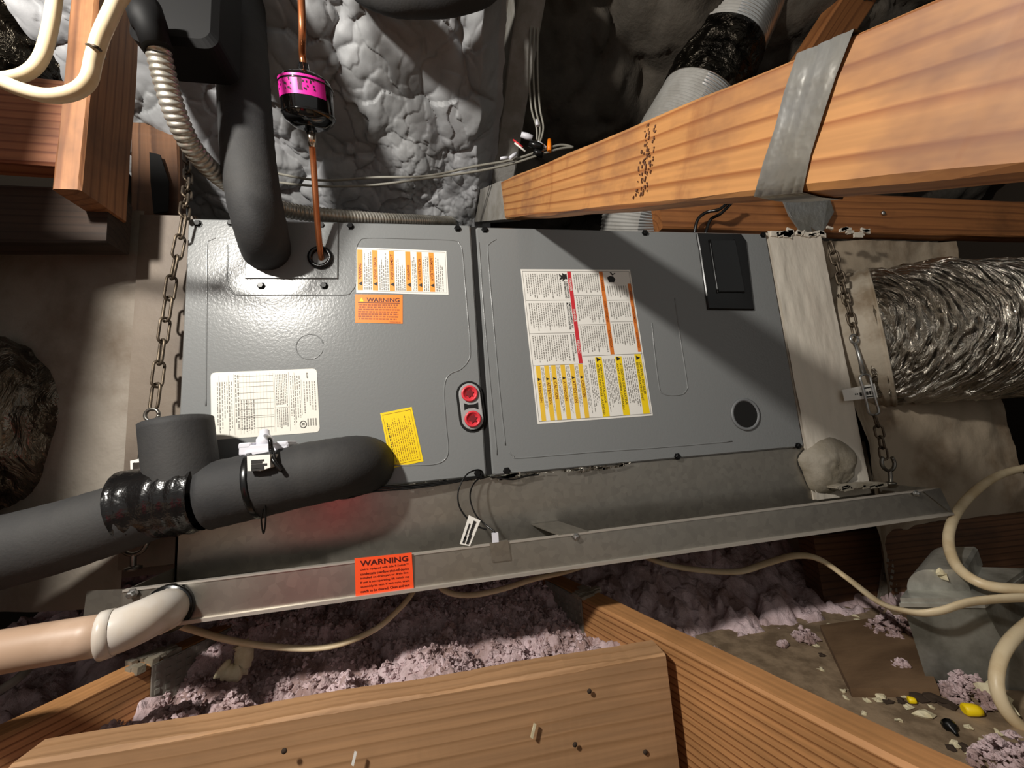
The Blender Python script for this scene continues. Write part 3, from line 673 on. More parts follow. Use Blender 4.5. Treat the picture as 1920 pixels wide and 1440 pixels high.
# mastic lump at the foot of the flange
mb = MB(); pc_ = at(1560, 872, Y=-.01)
n1, n2 = 22, 30
th_ = np.linspace(.02, math.pi/2, n1)[:, None]; ph_ = np.linspace(0, 2*math.pi, n2)[None, :]
rx = .075*(1+.06*np.sin(3*ph_+1)+.04*np.sin(5*ph_)); 
PX = pc_.x+rx*np.sin(th_)*np.cos(ph_); PZ = pc_.z+.062*(1+.15*np.sin(2*ph_))*np.sin(th_)*np.sin(ph_); PY = .004-.03*np.cos(th_)+.022*(fbm(PX, PZ, .03, 5)-.5)+0*ph_
mb.grid(np.stack([PX, PY, PZ], -1)); ob('mastic_lump', mb, M['putty'], PR)
mb = MB()
for k in range(16):
    px = random.uniform(1555, 1650); p = at(px, 915-(px-1555)*.07+random.uniform(-3, 4), Y=-.03); mb.obox(p, (random.uniform(.006, .018), 0, .001), (0, .012, 0), (0, 0, random.uniform(.002, .004)))
ob('mastic_drips', mb, M['putty'], PR, kind='stuff')
mb = MB()
for k in range(34):
    px = random.uniform(1440, 1625); p = at(px, 437+random.uniform(-4, 5)-(8 if 1555 < px < 1590 else 0), Y=-.004); l = random.uniform(.004, .014)
    mb.obox(p, (l, 0, random.uniform(-.004, .004)), (0, .002, 0), (.001, 0, random.uniform(.002, .007)))
ob('torn_mastic_edge', mb, M['mastic'], PR, kind='stuff')

# ================================================================== LUMBER OVERHEAD
# brace running up and away from the camera on the right
vd = ray(722, 432).normalized(); zp = (Vector((0, 0, 1))-vd*vd.z).normalized(); Pb = Vector((.718, -.564, .228)); HB = .089
side = vd.cross(Vector((0, 0, 1))).normalized()     # towards +x
def bpnt(s, h=0, sd=0): return Pb+vd*s+zp*h+side*sd
b0, b1 = bpnt(-.45, HB/2, .019), bpnt(1.135, HB/2, .019)
BR = beam('timber_brace', b0, b1, .038, HB, M['w_beam'], label='big orange pine brace with a silver tape strap, upper right', cat='beam', seg=60)
def bchild(name, mb, mat, **k): return ob(name, mb, mat, BR, **k)
# ob() expects an unrotated parent: place children under the brace through its inverse matrix
def under(o, parent): o.parent = parent; o.matrix_parent_inverse = parent.matrix_world.inverted(); return o
mb = MB(); e = .0012
def band(s0, s1, n, jag):
    rings = []
    return rings
mb = MB(); R1 = []
for s0, s1 in ((-.0035, 0), ):
    pass
def wrap(sA, sB, t=.0014, lean=0., seg=14):
    """tape wrapped round the brace between stations sA and sB, wrinkled"""
    prof = [(-t, HB+.0), (-t, HB*.75), (-t, HB*.5), (-t, HB*.25), (-t, -t), (.020, -t*1.5), (.038+t, -t), (.038+t, HB*.5), (.038+t, HB+t), (.019, HB+t*1.6)]
    rings = []
    for i in range(seg+1):
        u = i/seg; r_ = []
        for (sd, h) in prof:
            s = sA+(sB-sA)*u+lean*h/HB+(random.uniform(-.002, .002) if i in (0, seg) else 0)
            r_.append(bpnt(s, h, sd-random.uniform(0, .0016)*(1 if sd < 0 else -1)))
        rings.append(r_)
    return MB().loft(rings, False, True)
# stations from the picture: lower edge 1420..1510, upper edge 1490..1600
def station(px, py, h):
    r_ = ray(px, py); o_ = Pb+zp*h-CAM
    A = np.array([list(r_), list(-vd)]).T; sol = np.linalg.lstsq(A, np.array(list(o_)), rcond=None)[0]; return sol[1]
sl0, sl1, su0, su1 = station(1420, 362, 0), station(1508, 356, 0), station(1492, 118, HB), station(1602, 72, HB)
o = under(ob('tape_strap', wrap(sl0, sl1, lean=(su0-sl0)), M['ducttape'], label='wrinkled silver duct tape strap'), BR)
mb = MB()
qa, qb, qe = station(948, 412, 0), station(938, 337, HB), 1.137
mb.hexa([bpnt(qa, -.0008, -.0012), bpnt(qe, -.0008, -.0012), bpnt(qe, -.0008, .039), bpnt(qa, -.0008, .039), bpnt(qb, HB+.0008, -.0012), bpnt(qe, HB+.0008, -.0012), bpnt(qe, HB+.0008, .039), bpnt(qb, HB+.0008, .039)])
under(ob('grey_overspray', mb, M['overspray'], label='grey foam overspray on the far end'), BR)
# grade stamp: broken ink strokes
mb = MB()
for k in range(90):
    h = random.uniform(.10, .92)*HB; s = station(1214, 320, HB*.5)+random.uniform(-.012, .014); l = random.uniform(.0008, .0035); w_ = random.uniform(.0006, .0022)
    mb.prism([bpnt(s, h, -.0013), bpnt(s+w_, h, -.0013), bpnt(s+w_, h+l, -.0013), bpnt(s, h+l, -.0013)], side*.001)
o = under(ob('grade_stamp', mb, M['stampink'], kind='stuff'), BR)
# flat timber over the right plenum
z2 = at(1600, 436, Y=.05).z
B2 = beam('timber_rail', (1.03, .068, z2+.06), (2.6, .068, z2+.06), .038, .12, M['w_back'], label='horizontal pine rail just above the blower panel and right plenum', cat='beam')
mb = MB(); p = at(1655, 400, Y=.047); mb.lathe([(.006, 0), (.0065, .003), (.004, .005)], p, (0, -1, 0), 10); under(ob('nail_head', mb, M['zincscrew']), B2)
# tail of the tape hanging from the brace onto the rail
mb = MB(); tq = [at(1460, 362, Y=.03), at(1552, 368, Y=.03), at(1562, 398, Y=.036), at(1540, 438, Y=.034), at(1500, 436, Y=.034), at(1478, 405, Y=.036)]
mb.prism(tq, (0, -.003, 0)); ob('tape_tail', mb, M['ducttape'], label='hanging end of silver duct tape stuck on the pine rail', cat='tape')
# rafters in the right bay
beam('roof_rafter', at(1430, 260, Y=.14), at(1640, -60, Y=.02), .05, .12, M['w_back'], up=(0, -.4, .9), label='sloping orange rafter behind the timber brace', cat='rafter')
beam('roof_rafter', at(1245, 440, Y=.40), at(1300, 360, Y=.42), .05, .06, M['w_dark'], label='short dark strut beside the ribbed duct', cat='strut')
beam('roof_rafter', at(1240, 470, Y=.30), at(1420, 330, Y=.32), .05, .09, M['w_back'], label='short brown strut under the timber brace', cat='strut')
flex('flexible_duct', [at(150, -160, Y=.12), at(75, -20, Y=.10), at(25, 90, Y=.10), at(-60, 190, Y=.12), at(-220, 260, Y=.2)], .105, M['foilblk'], 'black crinkled foil duct in the top left corner behind the cables', 'duct', seed=21, wr=.016, ridge=.006)
# coated rafter between the two roof bays
ra, rb = at(920, 372, Y=.40), at(985, -90, Y=-.05)
RAF = beam('roof_rafter', ra+Vector((.025, 0, .03)), rb+Vector((.025, 0, .03)), .068, .14, M['overspray'], up=(0, .6, .9), label='grey-coated rafter dividing the two foam bays', cat='rafter', seg=30)
# post and rail at the upper left
PO = beam('timber_post', (-.097, -.074, 1.35), (-.097, -.074, .505), .038, .092, M['w_post'], up=(0, 1, 0), label='reddish pine post at the upper left with cables looped over it', cat='post')
beam('timber_rail', (-.12, -.085, .635), (-1.3, -.12, .64), .038, .155, M['w_rail'], label='red-brown rail butting into the pine post at left', cat='beam')
beam('timber_rail', (-.085, -.035, .500), (-1.3, -.05, .49), .05, .10, M['w_shade'], label='dark timber lying over the left plenum', cat='beam')
beam('timber_post', at(300, 480, Y=.20), at(298, 240, Y=.20), .10, .03, M['w_dark'], up=(0, 1, 0), label='dark board standing behind the left chain', cat='post')
mb = MB(); sq = [at(*q, Y=.17) for q in ((280,285),(300,290),(316,340),(314,396),(288,400),(282,340))]; mb.prism(sq, (0, .003, 0)); ob('hanger_strap', mb, M['dark'], label='flat dark hanger strap on the dark board', cat='strap')

beam('timber_brace', (-.265, -.50, .80), (-.390, -.50, -.28), .20, .038, M['w_post'], up=(0, 1, 0), label='unseen pine plank added beyond the left edge to shade the left plenum', cat='beam')  # plank added out of view to keep lamp light off the left plenum
# ================================================================== PIPES
def rubber(name, ctrl, r, mat=None, n=24, step=.008, wob=.0012, **kw):
    pts = resample(spl(ctrl, 16), step); mb = MB(); mb.tube(pts, [r+random.uniform(-wob, wob)*.4 for _ in pts], n); return ob(name, mb, mat or M['foamins'], **kw)
SU = [at(500, 470, Y=.004), at(496, 455, Y=-.03), at(489, 425, Y=-.062), at(477, 370, Y=-.080), at(466, 290, Y=-.080), at(459, 180, Y=-.07), at(453, 60, Y=-.05), at(449, -70, Y=-.02)]
rubber('suction_line', SU, .043, label='thick black foam-insulated suction line dropping into the left panel', cat='pipe')
TOPP = [at(640, -260, Y=.0), at(665, -70, Y=-.09), at(720, -22, Y=-.13), at(790, -14, Y=-.14), at(860, -20, Y=-.14), at(915, -45, Y=-.13), at(938, -110, Y=-.08), at(940, -260, Y=.0)]
rubber('insulated_pipe', TOPP, .038, label='black insulated pipe bend at the top edge in front of the foam', cat='pipe')
# liquid line with drier
LQ = thing('liquid_line', at(602, 485, Y=0), 'bare copper liquid line with a black filter drier', 'pipe')
a_, b_ = at(583, 250, Y=-.105), at(569, 120, Y=-.150); ax_ = (b_-a_).normalized()
DR_R = 45/FPX*((a_+b_)/2-CAM).dot(FW)
mb = MB(); mb.tube(resample(spl([at(604, 490, Y=.004), at(600, 466, Y=-.016), at(594, 400, Y=-.042), at(588, 310, Y=-.076), a_-ax_*.012, a_+ax_*.004], 12), .006), .0056, 14); ob('copper_tube', mb, M['copper'], LQ)
mb = MB(); mb.tube(resample(spl([b_-ax_*.004, b_+ax_*.015, at(567, 60, Y=-.19), at(565, 0, Y=-.205), at(562, -80, Y=-.21)], 12), .006), .0056, 14); ob('copper_tube', mb, M['copper'], LQ)
hgt = (b_-a_).length
mb = MB(); mb.lathe([(.008, 0), (.0085, .008), (.012, .005), (.66*DR_R, .009), (.92*DR_R, .017), (DR_R, .026), (DR_R, hgt-.034), (.93*DR_R, hgt-.025), (.68*DR_R, hgt-.018), (.012, hgt-.012), (.0085, hgt-.008), (.008, hgt)], a_, ax_, 40); DRY = ob('filter_drier', mb, M['blackenamel'], LQ, label='glossy black filter drier with a magenta label')
for h_ in (.026, hgt-.034):
    mb = MB(); e1 = ax_.cross(Vector((0, 0, 1))); e1 = (Vector((1, 0, 0))-ax_*ax_.x).normalized(); e2 = ax_.cross(e1)
    mb.tube([a_+ax_*h_+(e1*math.cos(k*math.pi/20)+e2*math.sin(k*math.pi/20))*DR_R for k in range(40)], .0016, 6, True); ob('drier_seam', mb, M['blackenamel'], DRY)
# magenta band on the front of the drier
def drum(h0, h1, a0, a1, r, n=14):
    e1 = (Vector((1, 0, 0))-ax_*ax_.x).normalized(); e2 = e1.cross(ax_)
    if e2.y > 0: e2 = -e2
    return [[a_+ax_*h+(e1*math.cos(a)+e2*math.sin(a))*r for a in np.linspace(a0, a1, n)] for h in (h0, h1)]
mb = MB(); lo_, hi_ = drum(hgt*.44, hgt*.72, math.radians(165), math.radians(32), DR_R+.0006); n = len(lo_); mb.add(lo_+hi_, [(i, i+1, n+i+1, n+i) for i in range(n-1)], True); PK = ob('magenta_label', mb, M['pink'], DRY)
mb = MB()
for k in range(30):
    a = math.radians(random.choice([random.uniform(140, 158), random.uniform(108, 130), random.uniform(60, 84)])); h = hgt*random.uniform(.48, .67)
    l1, l2 = drum(h, h+.003, a, a-.05, DR_R+.0009, 2); mb.add(l1+l2, [(0, 1, 3, 2)])
for k in range(6):
    l1, l2 = drum(hgt*.49, hgt*.67, math.radians(92-k*1.6), math.radians(91.2-k*1.6), DR_R+.0009, 2); mb.add(l1+l2, [(0, 1, 3, 2)])
under(ob('small_print', mb, M['ink'], kind='stuff'), DRY); DRY.children[-1].matrix_parent_inverse = Matrix.Translation(-wloc(DRY))
mb = MB(); mb.tube([a_-ax_*.022, a_-ax_*.010, a_+ax_*.002], [.006, .0074, .0078], 14); ob('brazed_joint', mb, M['solder'], LQ)
# flexible steel conduit
FX = thing('flexible_conduit', at(300, 90, Y=-.2), 'spiral steel flexible conduit running behind the suction line', 'conduit')
ctl = [at(290, 62, Y=-.225), at(305, 130, Y=-.205), at(326, 205, Y=-.18), at(356, 270, Y=-.145), at(396, 318, Y=-.10), at(440, 352, Y=-.045), at(490, 378, Y=.02), at(540, 394, Y=.06), at(600, 403, Y=.09), at(700, 411, Y=.16), at(800, 415, Y=.26), at(850, 416, Y=.40)]
pts = resample(spl(ctl, 24), .0013); mb = MB(); mb.tube(pts, [(.0138+.001*min(1, i*.0013/.35))+.0021*abs(math.sin(i*.0013/.0082*math.pi)) for i in range(len(pts))], 18); ob('spiral_jacket', mb, M['silver'], FX)
mb = MB(); mb.tube([at(268, 10, Y=-.232), at(281, 50, Y=-.230), at(281.5, 52, Y=-.230), at(296, 92, Y=-.222)], [.0215, .0215, .0185, .0185], 20); ob('connector', mb, M['box'], FX)
mb = MB(); c0, c1 = at(246, -110, Y=-.20), at(404, 84, Y=-.20); slab(mb, rrect(c0.x, c1.x, c1.z, c0.z+.12, .02), -.20, -.13, .008); ob('junction_box', mb, M['box'], label='dark plastic junction box at the top left above the conduit', cat='box')
# insulated drain assembly
DN = thing('drain_line', at(330, 920, Y=-.08), 'black foam-insulated drain line with a capped riser', 'drain pipe')
rubber('drain_run', [at(688, 872, Y=.004), at(668, 872, Y=-.035), at(628, 879, Y=-.058), at(560, 892, Y=-.066), at(480, 910, Y=-.070), at(390, 930, Y=-.074)], .0525, parent=DN)
rubber('drain_tail', [at(345, 925, Y=-.076), at(270, 955, Y=-.082), at(180, 985, Y=-.09), at(80, 1015, Y=-.10), at(-120, 1065, Y=-.12), at(-320, 1110, Y=-.14), at(-900, 1230, Y=-.16)], .050, parent=DN)
mb = MB(); mb.tube(resample([at(350, 930, Y=-.08), at(342, 880, Y=-.078), at(336, 830, Y=-.076), at(331, 782, Y=-.074)], .01), .0475, 28); ob('riser_stub', mb, M['foamins'], DN)
mb = MB(); pts = resample(spl([at(246, 952, Y=-.082), at(290, 940, Y=-.08), at(340, 932, Y=-.078), at(384, 926, Y=-.076)], 8), .006)
mb.tube(pts, [.0555+random.uniform(-.0022, .0026) for _ in pts], 26, cap=False); ob('tape_wrap', mb, M['tapebk'], DN, label='shiny black tape round the joint')
mb = MB(); cc = at(484, 908, Y=-.070); dr_ = (at(560, 892, Y=-.066)-at(390, 930, Y=-.074)).normalized(); mb.lathe([(.0545, -.004), (.0550, -.003), (.0550, .003), (.0545, .004)], cc, dr_, 32); ob('cable_tie', mb, M['blackpl'], DN, label='glossy black cable tie')
mb = MB(); gq = spl([at(497, 940, Y=-.11), at(498, 975, Y=-.10), at(494, 1000, Y=-.095), at(490, 975, Y=-.10), at(494, 950, Y=-.105)], 8); mb.tube(gq, .0013, 6); ob('tie_tail', mb, M['blackpl'], DN)
mb = MB(); tg = [at(*q, Y=-.052) for q in ((664,915),(655,905),(690,885),(715,868),(718,908))]
# float switch
FS = thing('float_switch', at(490, 845, Y=-.07), 'white float switch strapped on the black drain run', 'switch')
yF = -.085
def fbox(q0, q1, Yf, dep, name, mat='whitepl', ch=.002):
    a, b = at(*q0, Y=Yf), at(*q1, Y=Yf); return ob(name, slab(MB(), rrect(a.x, b.x, b.z, a.z, .003, 3), Yf, Yf+dep, ch), M[mat], FS)
fbox((447,836),(540,848), yF, .045, 'mounting_bar'); fbox((458,846),(522,856), yF-.004, .04, 'lower_bar')
fbox((446,831),(470,841), yF, .04, 'bar_end'); fbox((516,828),(539,838), yF, .04, 'bar_end')
p = at(497, 836, Y=yF+.02); mb = MB(); mb.lathe([(.013, 0), (.0125, .012), (.009, .017), (.0075, .018), (.0072, .025), (.004, .028)], p, (-.05, 0, 1), 18); ob('switch_cap', mb, M['whitepl'], FS)
q_ = [at(*q, Y=-.130) for q in ((463,855),(506,852),(507,876),(488,883),(464,883))]; mb = MB(); mb.prism(q_, (0, .03, 0)); TB = ob('label_flag', mb, M['white'], FS)
mb = MB()
for i in range(5):
    a, b = at(471, 863+i*4.0, Y=-.1303), at(random.uniform(488, 502), 864.6+i*4.0+(1 if i > 2 else 0), Y=-.1303); mb.box(a.x, b.x, -.1306, -.1301, b.z, a.z)
ob('small_print', mb, M['ink'], TB)
mb = MB(); mb.tube(spl([at(495, 816, Y=-.06), at(506, 824, Y=yF-.02), at(508, 845, Y=yF-.022), at(512, 862, Y=-.125), at(528, 884, Y=-.126)], 8), .0032, 8); mb.tube(spl([at(500, 818, Y=-.06), at(509, 835, Y=yF-.018), at(516, 860, Y=-.12)], 8), .002, 8); ob('cable_loop', mb, M['blackpl'], FS)
# drip-pan switch wire with white tag
WR = thing('pan_switch_lead', at(930, 1000, Y=-.1), 'thin black lead with a white tag dropping to the pan clip', 'wire')
mb = MB(); mb.tube(spl([at(906, 893, Y=-.006), at(904, 884, Y=-.012), at(893, 881, Y=-.02), at(874, 891, Y=-.03), at(860, 918, Y=-.04), at(860, 945, Y=-.055), at(872, 967, Y=-.075), at(892, 985, Y=-.095), at(912, 993, Y=-.10)], 8), .0015, 6)
mb.tube(spl([at(912, 895, Y=-.006), at(896, 899, Y=-.02), at(884, 915, Y=-.035), at(882, 938, Y=-.05), at(892, 965, Y=-.07), at(910, 984, Y=-.09), at(926, 996, Y=-.10), at(929, 1003, Y=-.102)], 8), .0015, 6); ob('lead', mb, M['blackpl'], WR)
mb = MB(); mb.prism([at(*q, Y=-.103) for q in ((879,966),(901,976),(881,1024),(862,1020))], (0, .001, 0)); TG = ob('white_tag', mb, M['white'], WR, label='white paper tag')
mb = MB()
for f0, f1, w0, w1 in ((.1, .62, .50, .72), (.25, .8, .22, .34), (.60, .95, .55, .80), (.72, .95, .2, .4)):
    A, B, C_, D = [at(*q, Y=-.1036) for q in ((879,966),(901,976),(881,1024),(862,1020))]
    bl = lambda u, v: (A*(1-u)+B*u)*(1-v)+(D*(1-u)+C_*u)*v
    mb.prism([bl(w0, f0), bl(w1, f0), bl(w1, f1), bl(w0, f1)], (0, -.0003, 0))
ob('small_print', mb, M['ink'], TG)
mb = MB(); a, b = at(922, 1000, Y=-.104), at(935, 1016, Y=-.104); mb.box(a.x, b.x, -.106, -.1, b.z, a.z); ob('white_plug', mb, M['whitepl'], WR)
# black wires along the bottom of the left panel
mb = MB()
for k in range(3): mb.tube(spl([at(905, 891+k, Y=-.006), at(860, 899+k*2, Y=-.010), at(780, 909+k*3, Y=-.014), at(700, 914+k*4, Y=-.02), at(640, 927+k*4, Y=-.03), at(580, 928-k*3, Y=-.03), at(520, 936, Y=-.02)], 8), .0017, 6)
mb.tube(spl([at(918, 893, Y=-.006), at(960, 899, Y=-.010), at(985, 893, Y=-.008), at(1010, 890, Y=-.006)], 8), .0016, 6)
ob('control_wire', mb, M['blackpl'], label='black control wires along the lower edge of the left panel', cat='wire')
# PVC outlet
PV = thing('drain_outlet', at(250, 1170, Y=-.14), 'white PVC elbow and pipe leaving the pan at lower left', 'drain pipe')
e0 = at(318, 1140, Y=yp-.002)
el = spl([e0, at(300, 1147, Y=yp-.035), at(268, 1163, Y=yp-.062), at(228, 1180, Y=yp-.078), at(190, 1192, Y=yp-.085)], 10)
mb = MB(); mb.tube(el, [.0262]*len(el), 28); ob('elbow', mb, M['pvc'], PV)
mb = MB(); mb.tube([el[-8], el[-4], el[-1]], [.0272, .0278, .0278], 28); ob('elbow_socket', mb, M['pvc'], PV)
mb = MB(); mb.lathe([(.0290, 0), (.0290, .014), (.027, .016)], e0+Vector((0, -.002, 0)), (-.25, -1, -.1), 8, False); ob('locknut', mb, M['pvc'], PV)
mb = MB(); mb.lathe([(.0330, -.002), (.0330, .004), (.032, .006)], e0, (0, -1, 0), 28); ob('rubber_washer', mb, M['blackpl'], PV)
mb = MB(); pp = [at(200, 1189, Y=yp-.084), at(100, 1205, Y=yp-.090), at(-150, 1248, Y=yp-.10), at(-380, 1284, Y=yp-.11), at(-1000, 1370, Y=yp-.12)]; mb.tube(resample(spl(pp, 8), .02), .0235, 24); ob('pipe', mb, M['pvctan'], PV)

# ribbed duct in the right bay
RD = thing('ribbed_duct', at(1250, 260, Y=.3), 'ribbed aluminium duct half coated in grey foam, behind the timber brace', 'duct')
ctl = [at(1420, -70, Y=.085), at(1385, 20, Y=.12), at(1318, 170, Y=.20), at(1240, 300, Y=.30), at(1196, 400, Y=.40), at(1190, 470, Y=.47)]
pts = resample(spl(ctl, 24), .0022); nn = 40; mb = MB()
rr = [.122+.0022*math.sin(i*.0022/.0085*2*math.pi) for i in range(len(pts))]
T0 = (pts[1]-pts[0]).normalized()
mb.tube(pts, rr, nn, mi=lambda i, k: 0)
V = np.array(mb.v[:len(pts)*nn]).reshape(len(pts), nn, 3); Cn = np.array([tuple(p) for p in pts])[:, None, :]; dv = (V-Cn)/.122
cx = dv[..., 0]*.95+dv[..., 1]*.15
ii = np.arange(len(pts))[:, None]
edge = -.42+.25*(fbm(ii*.0022+0*cx, np.arange(nn)[None, :]*.02+0*cx, .05, 31)-.5)
painted = (cx < edge)
mis = []
for i in range(len(pts)-1):
    for k in range(nn): mis.append(1 if painted[i, k] else 0)
mb.mi[:len(mis)] = mis
ob('ribbed_tube', mb, [M['alum'], M['ductpaint']], RD)
i0 = min(range(len(pts)), key=lambda i: (pts[i]-at(1355, 75, Y=.13)).length); i1 = min(range(len(pts)), key=lambda i: (pts[i]-at(1312, 178, Y=.19)).length)
mb = MB(); sub_ = pts[i0:i1:3]; mb.tube(sub_, [.1265+random.uniform(-.0025, .0025) for _ in sub_], 40, cap=False); ob('foil_tape_band', mb, M['foilblk'], RD, label='dark crinkled foil tape band')

# ================================================================== CHAINS, HOOKS, TURNBUCKLE
LINK = {}
def link_mesh(L, W, r):
    k = (L, W, r)
    if k not in LINK:
        s = (L-W)/2; P_ = []
        for j in range(8): a = -math.pi/2+math.pi*j/7; P_.append(Vector((s+W/2*math.cos(a), W/2*math.sin(a), 0)))
        for j in range(8): a = math.pi/2+math.pi*j/7; P_.append(Vector((-s+W/2*math.cos(a), W/2*math.sin(a), 0)))
        mb = MB(); mb.tube(P_, r, 6, True); me = bpy.data.meshes.new('chain_link'); me.from_pydata(mb.v, [], mb.f); me.polygons.foreach_set('use_smooth', mb.s); LINK[k] = me
    return LINK[k]
def chain(pts, L, W, r, mat, label, parent=None):
    T = parent or thing('hanging_chain', pts[-1], label, 'chain')
    tl = sum((b-a).length for a, b in zip(pts, pts[1:])); P_ = resample(pts, tl/max(1, round(tl/(L-2.3*r)))-1e-6); me = link_mesh(L, W, r)
    if not me.materials: me.materials.append(M[mat])
    for i in range(len(P_)-1):
        a, b = P_[i], P_[i+1]; ax = (b-a).normalized(); sd = ax.cross(Vector((0, 1, 0))).normalized(); nr = ax.cross(sd)
        an = .55 if i % 2 else .55+math.pi/2; an += random.uniform(-.2, .2)
        y_ = sd*math.cos(an)+nr*math.sin(an); z_ = ax.cross(y_)
        o = bpy.data.objects.new('chain_link', me); COL.objects.link(o); R = Matrix((ax, y_, z_)).transposed().to_4x4(); R.translation = (a+b)/2-wloc(T); o.parent = T; o.matrix_local = R
    return T
def loop(mb, c, r, t, ax1=(1, 0, 0), ax2=(0, 0, 1), a0=0, a1=360, n=24):
    ax1, ax2, c = Vector(ax1), Vector(ax2), Vector(c); pts = [c+ax1*(r*math.cos(math.radians(a)))+ax2*(r*math.sin(math.radians(a))) for a in np.linspace(a0, a1, n)]
    mb.tube(pts, t, 8)
cp1 = spl([at(352, 290, Y=.12), at(352, 345, Y=.06), at(346, 400, Y=-.012), at(338, 450, Y=-.012), at(323, 520, Y=-.012), at(309, 610, Y=-.014), at(298, 690, Y=-.02), at(288, 765, Y=-.028)], 12)
CH1 = chain(cp1, .047, .0165, .0024, 'rust', 'rusty dark chain hanging left of the air handler')
TBL = thing('turnbuckle', at(270, 860, Y=-.03), 'steel turnbuckle half hidden behind the black drain riser', 'turnbuckle')
mb = MB(); loop(mb, at(285, 778, Y=-.03), .010, .0028); mb.tube([at(283, 787, Y=-.03), at(279, 812, Y=-.03)], .0035, 8); ob('eye_bolt', mb, M['steel'], TBL)
mb = MB(); ends = [at(280, 812, Y=-.03), at(270, 872, Y=-.03)]
for dx in (-.008, .008): mb.tube([ends[0]+Vector((dx, 0, 0)), ends[1]+Vector((dx, 0, 0))], .0027, 8)
for e_ in ends: mb.box(e_.x-.012, e_.x+.012, e_.y-.005, e_.y+.005, e_.z-.005, e_.z+.005)
ob('frame', mb, M['steel'], TBL)
mb = MB(); mb.tube([at(270, 872, Y=-.03), at(262, 925, Y=-.03), at(256, 985, Y=-.03)], .0042, 10); ob('threaded_rod', mb, M['steel'], TBL)
mb = MB(); q_ = [at(*q, Y=-.034) for q in ((244,864),(262,860),(262,893),(245,895))]; mb.prism(q_, (0, .001, 0)); WT = ob('paper_tag', mb, M['white'], TBL, label='small white tag')
mb = MB(); q_ = [at(*q, Y=-.0345) for q in ((249,868),(253,867),(253,889),(249,890))]; mb.prism(q_, (0, -.0003, 0)); ob('small_print', mb, M['ink'], WT)
def hook(px0, py0, px1, py1, Y, label):
    T = thing('screw_hook', at(px1, py1, Y=Y), label, 'hook'); mb = MB(); c = at(px0, py0, Y=Y); loop(mb, c, .018, .0038, a0=130, a1=400)
    e = c+Vector((.018*math.cos(math.radians(130)), 0, .018*math.sin(math.radians(130))))
    ob('hook_eye', mb, M['steel'], T)
    mb = MB(); mb.tube(spl([c+Vector((0, 0, -.018)), at(px1, (py0+py1)/2+8, Y=Y), at(px1, py1, Y=Y)], 6), .0042, 8); mb.lathe([(.011, 0), (.011, .004), (.006, .006)], at(px1, py1, Y=Y), (0, 0, 1), 12); ob('hook_shank', mb, M['steel'], T); return T
hook(252, 1018, 250, 1068, -.02, 'steel screw hook below the black drain tail at the left end')
cp2 = spl([at(1556, 455, Y=-.012), at(1570, 500, Y=-.012), at(1585, 555, Y=-.014), at(1604, 628, Y=-.016)], 12)
chain(cp2, .034, .016, .0026, 'rust', 'mastic spattered chain hanging down the right plenum flange')
TB2 = thing('turnbuckle', at(1625, 720, Y=-.02), 'bright steel turnbuckle with a paper tag on the right chain', 'turnbuckle')
mb = MB(); loop(mb, at(1602, 636, Y=-.018), .011, .003); mb.tube([at(1604, 645, Y=-.018), at(1612, 672, Y=-.018), at(1619, 700, Y=-.018)], [.0036, .0040, .006], 8); ob('eye_bolt', mb, M['zincscrew'], TB2)
t0, t1 = at(1620, 702, Y=-.02), at(1640, 778, Y=-.02); axt = (t1-t0).normalized(); sdt = axt.cross(Vector((0, 1, 0))).normalized()*.014
mb = MB(); mb.tube(spl([t0, t0+sdt+axt*.006, t0+sdt+axt*.03, t1+sdt-axt*.03, t1+sdt-axt*.006, t1, t1-sdt-axt*.006, t1-sdt-axt*.03, t0-sdt+axt*.03, t0-sdt+axt*.006], 4, True), .0028, 8, True); ob('frame', mb, M['zincscrew'], TB2)
mb = MB(); q_ = [at(*q, Y=-.014) for q in ((1579,731),(1640,719),(1646,745),(1584,752))]; mb.prism(q_, (0, .001, 0)); PT = ob('paper_tag', mb, M['white'], TB2, label='white paper tag')
mb = MB(); a, b, c, d = [at(*q, Y=-.0145) for q in ((1579,731),(1640,719),(1646,745),(1584,752))]
bl = lambda u, v: (a*(1-u)+b*u)*(1-v)+(d*(1-u)+c*u)*v
for u0, v0, u1, v1 in ((.34,.5,.38,.62),(.40,.5,.44,.62),(.48,.48,.55,.74),(.57,.48,.64,.74),(.68,.48,.75,.74),(.77,.48,.83,.74),(.85,.48,.92,.74),(.55,.15,.85,.25),(.6,.84,.9,.93)): mb.add([bl(u0, v0), bl(u0, v1), bl(u1, v1), bl(u1, v0)], [(0, 1, 2, 3)])
ob('small_print', mb, M['ink'], PT)
chain(spl([at(1640, 780, Y=-.02), at(1650, 815, Y=-.02), at(1658, 860, Y=-.02)], 12), .030, .015, .0024, 'rust', 'short chain between the right turnbuckle and its hook')
hook(1665, 868, 1670, 908, -.02, 'steel screw hook at the right end of the drain pan')

# ================================================================== CABLES
def cable(name, ctrl, r, mat, label, sq=None, cat='cable', n=10): 
    mb = MB(); mb.tube(resample(spl(ctrl, 14), .006), r, n, squash=sq); return ob(name, mb, M[mat], label=label, cat=cat)
cable('power_cable', [at(330, -400, d=.50), at(250, -70, d=.46), at(215, 10, d=.455), at(190, 65, d=.45), at(176, 110, d=.45), at(166, 150, d=.45), at(140, 172, d=.45), at(95, 180, d=.445), at(40, 168, d=.44), at(-60, 132, d=.43), at(-300, 90, d=.42), at(-700, 60, d=.42)], .0078, 'romex', 'cream cable bending over the front of the pine post')
cable('power_cable', [at(125, -400, d=.52), at(107, -70, d=.48), at(102, 0, d=.475), at(92, 60, d=.47), at(76, 110, d=.465), at(48, 138, d=.46), at(0, 148, d=.45), at(-80, 150, d=.44), at(-300, 130, d=.44), at(-700, 110, d=.44)], .0070, 'romex', 'cream cable curling left of the pine post')
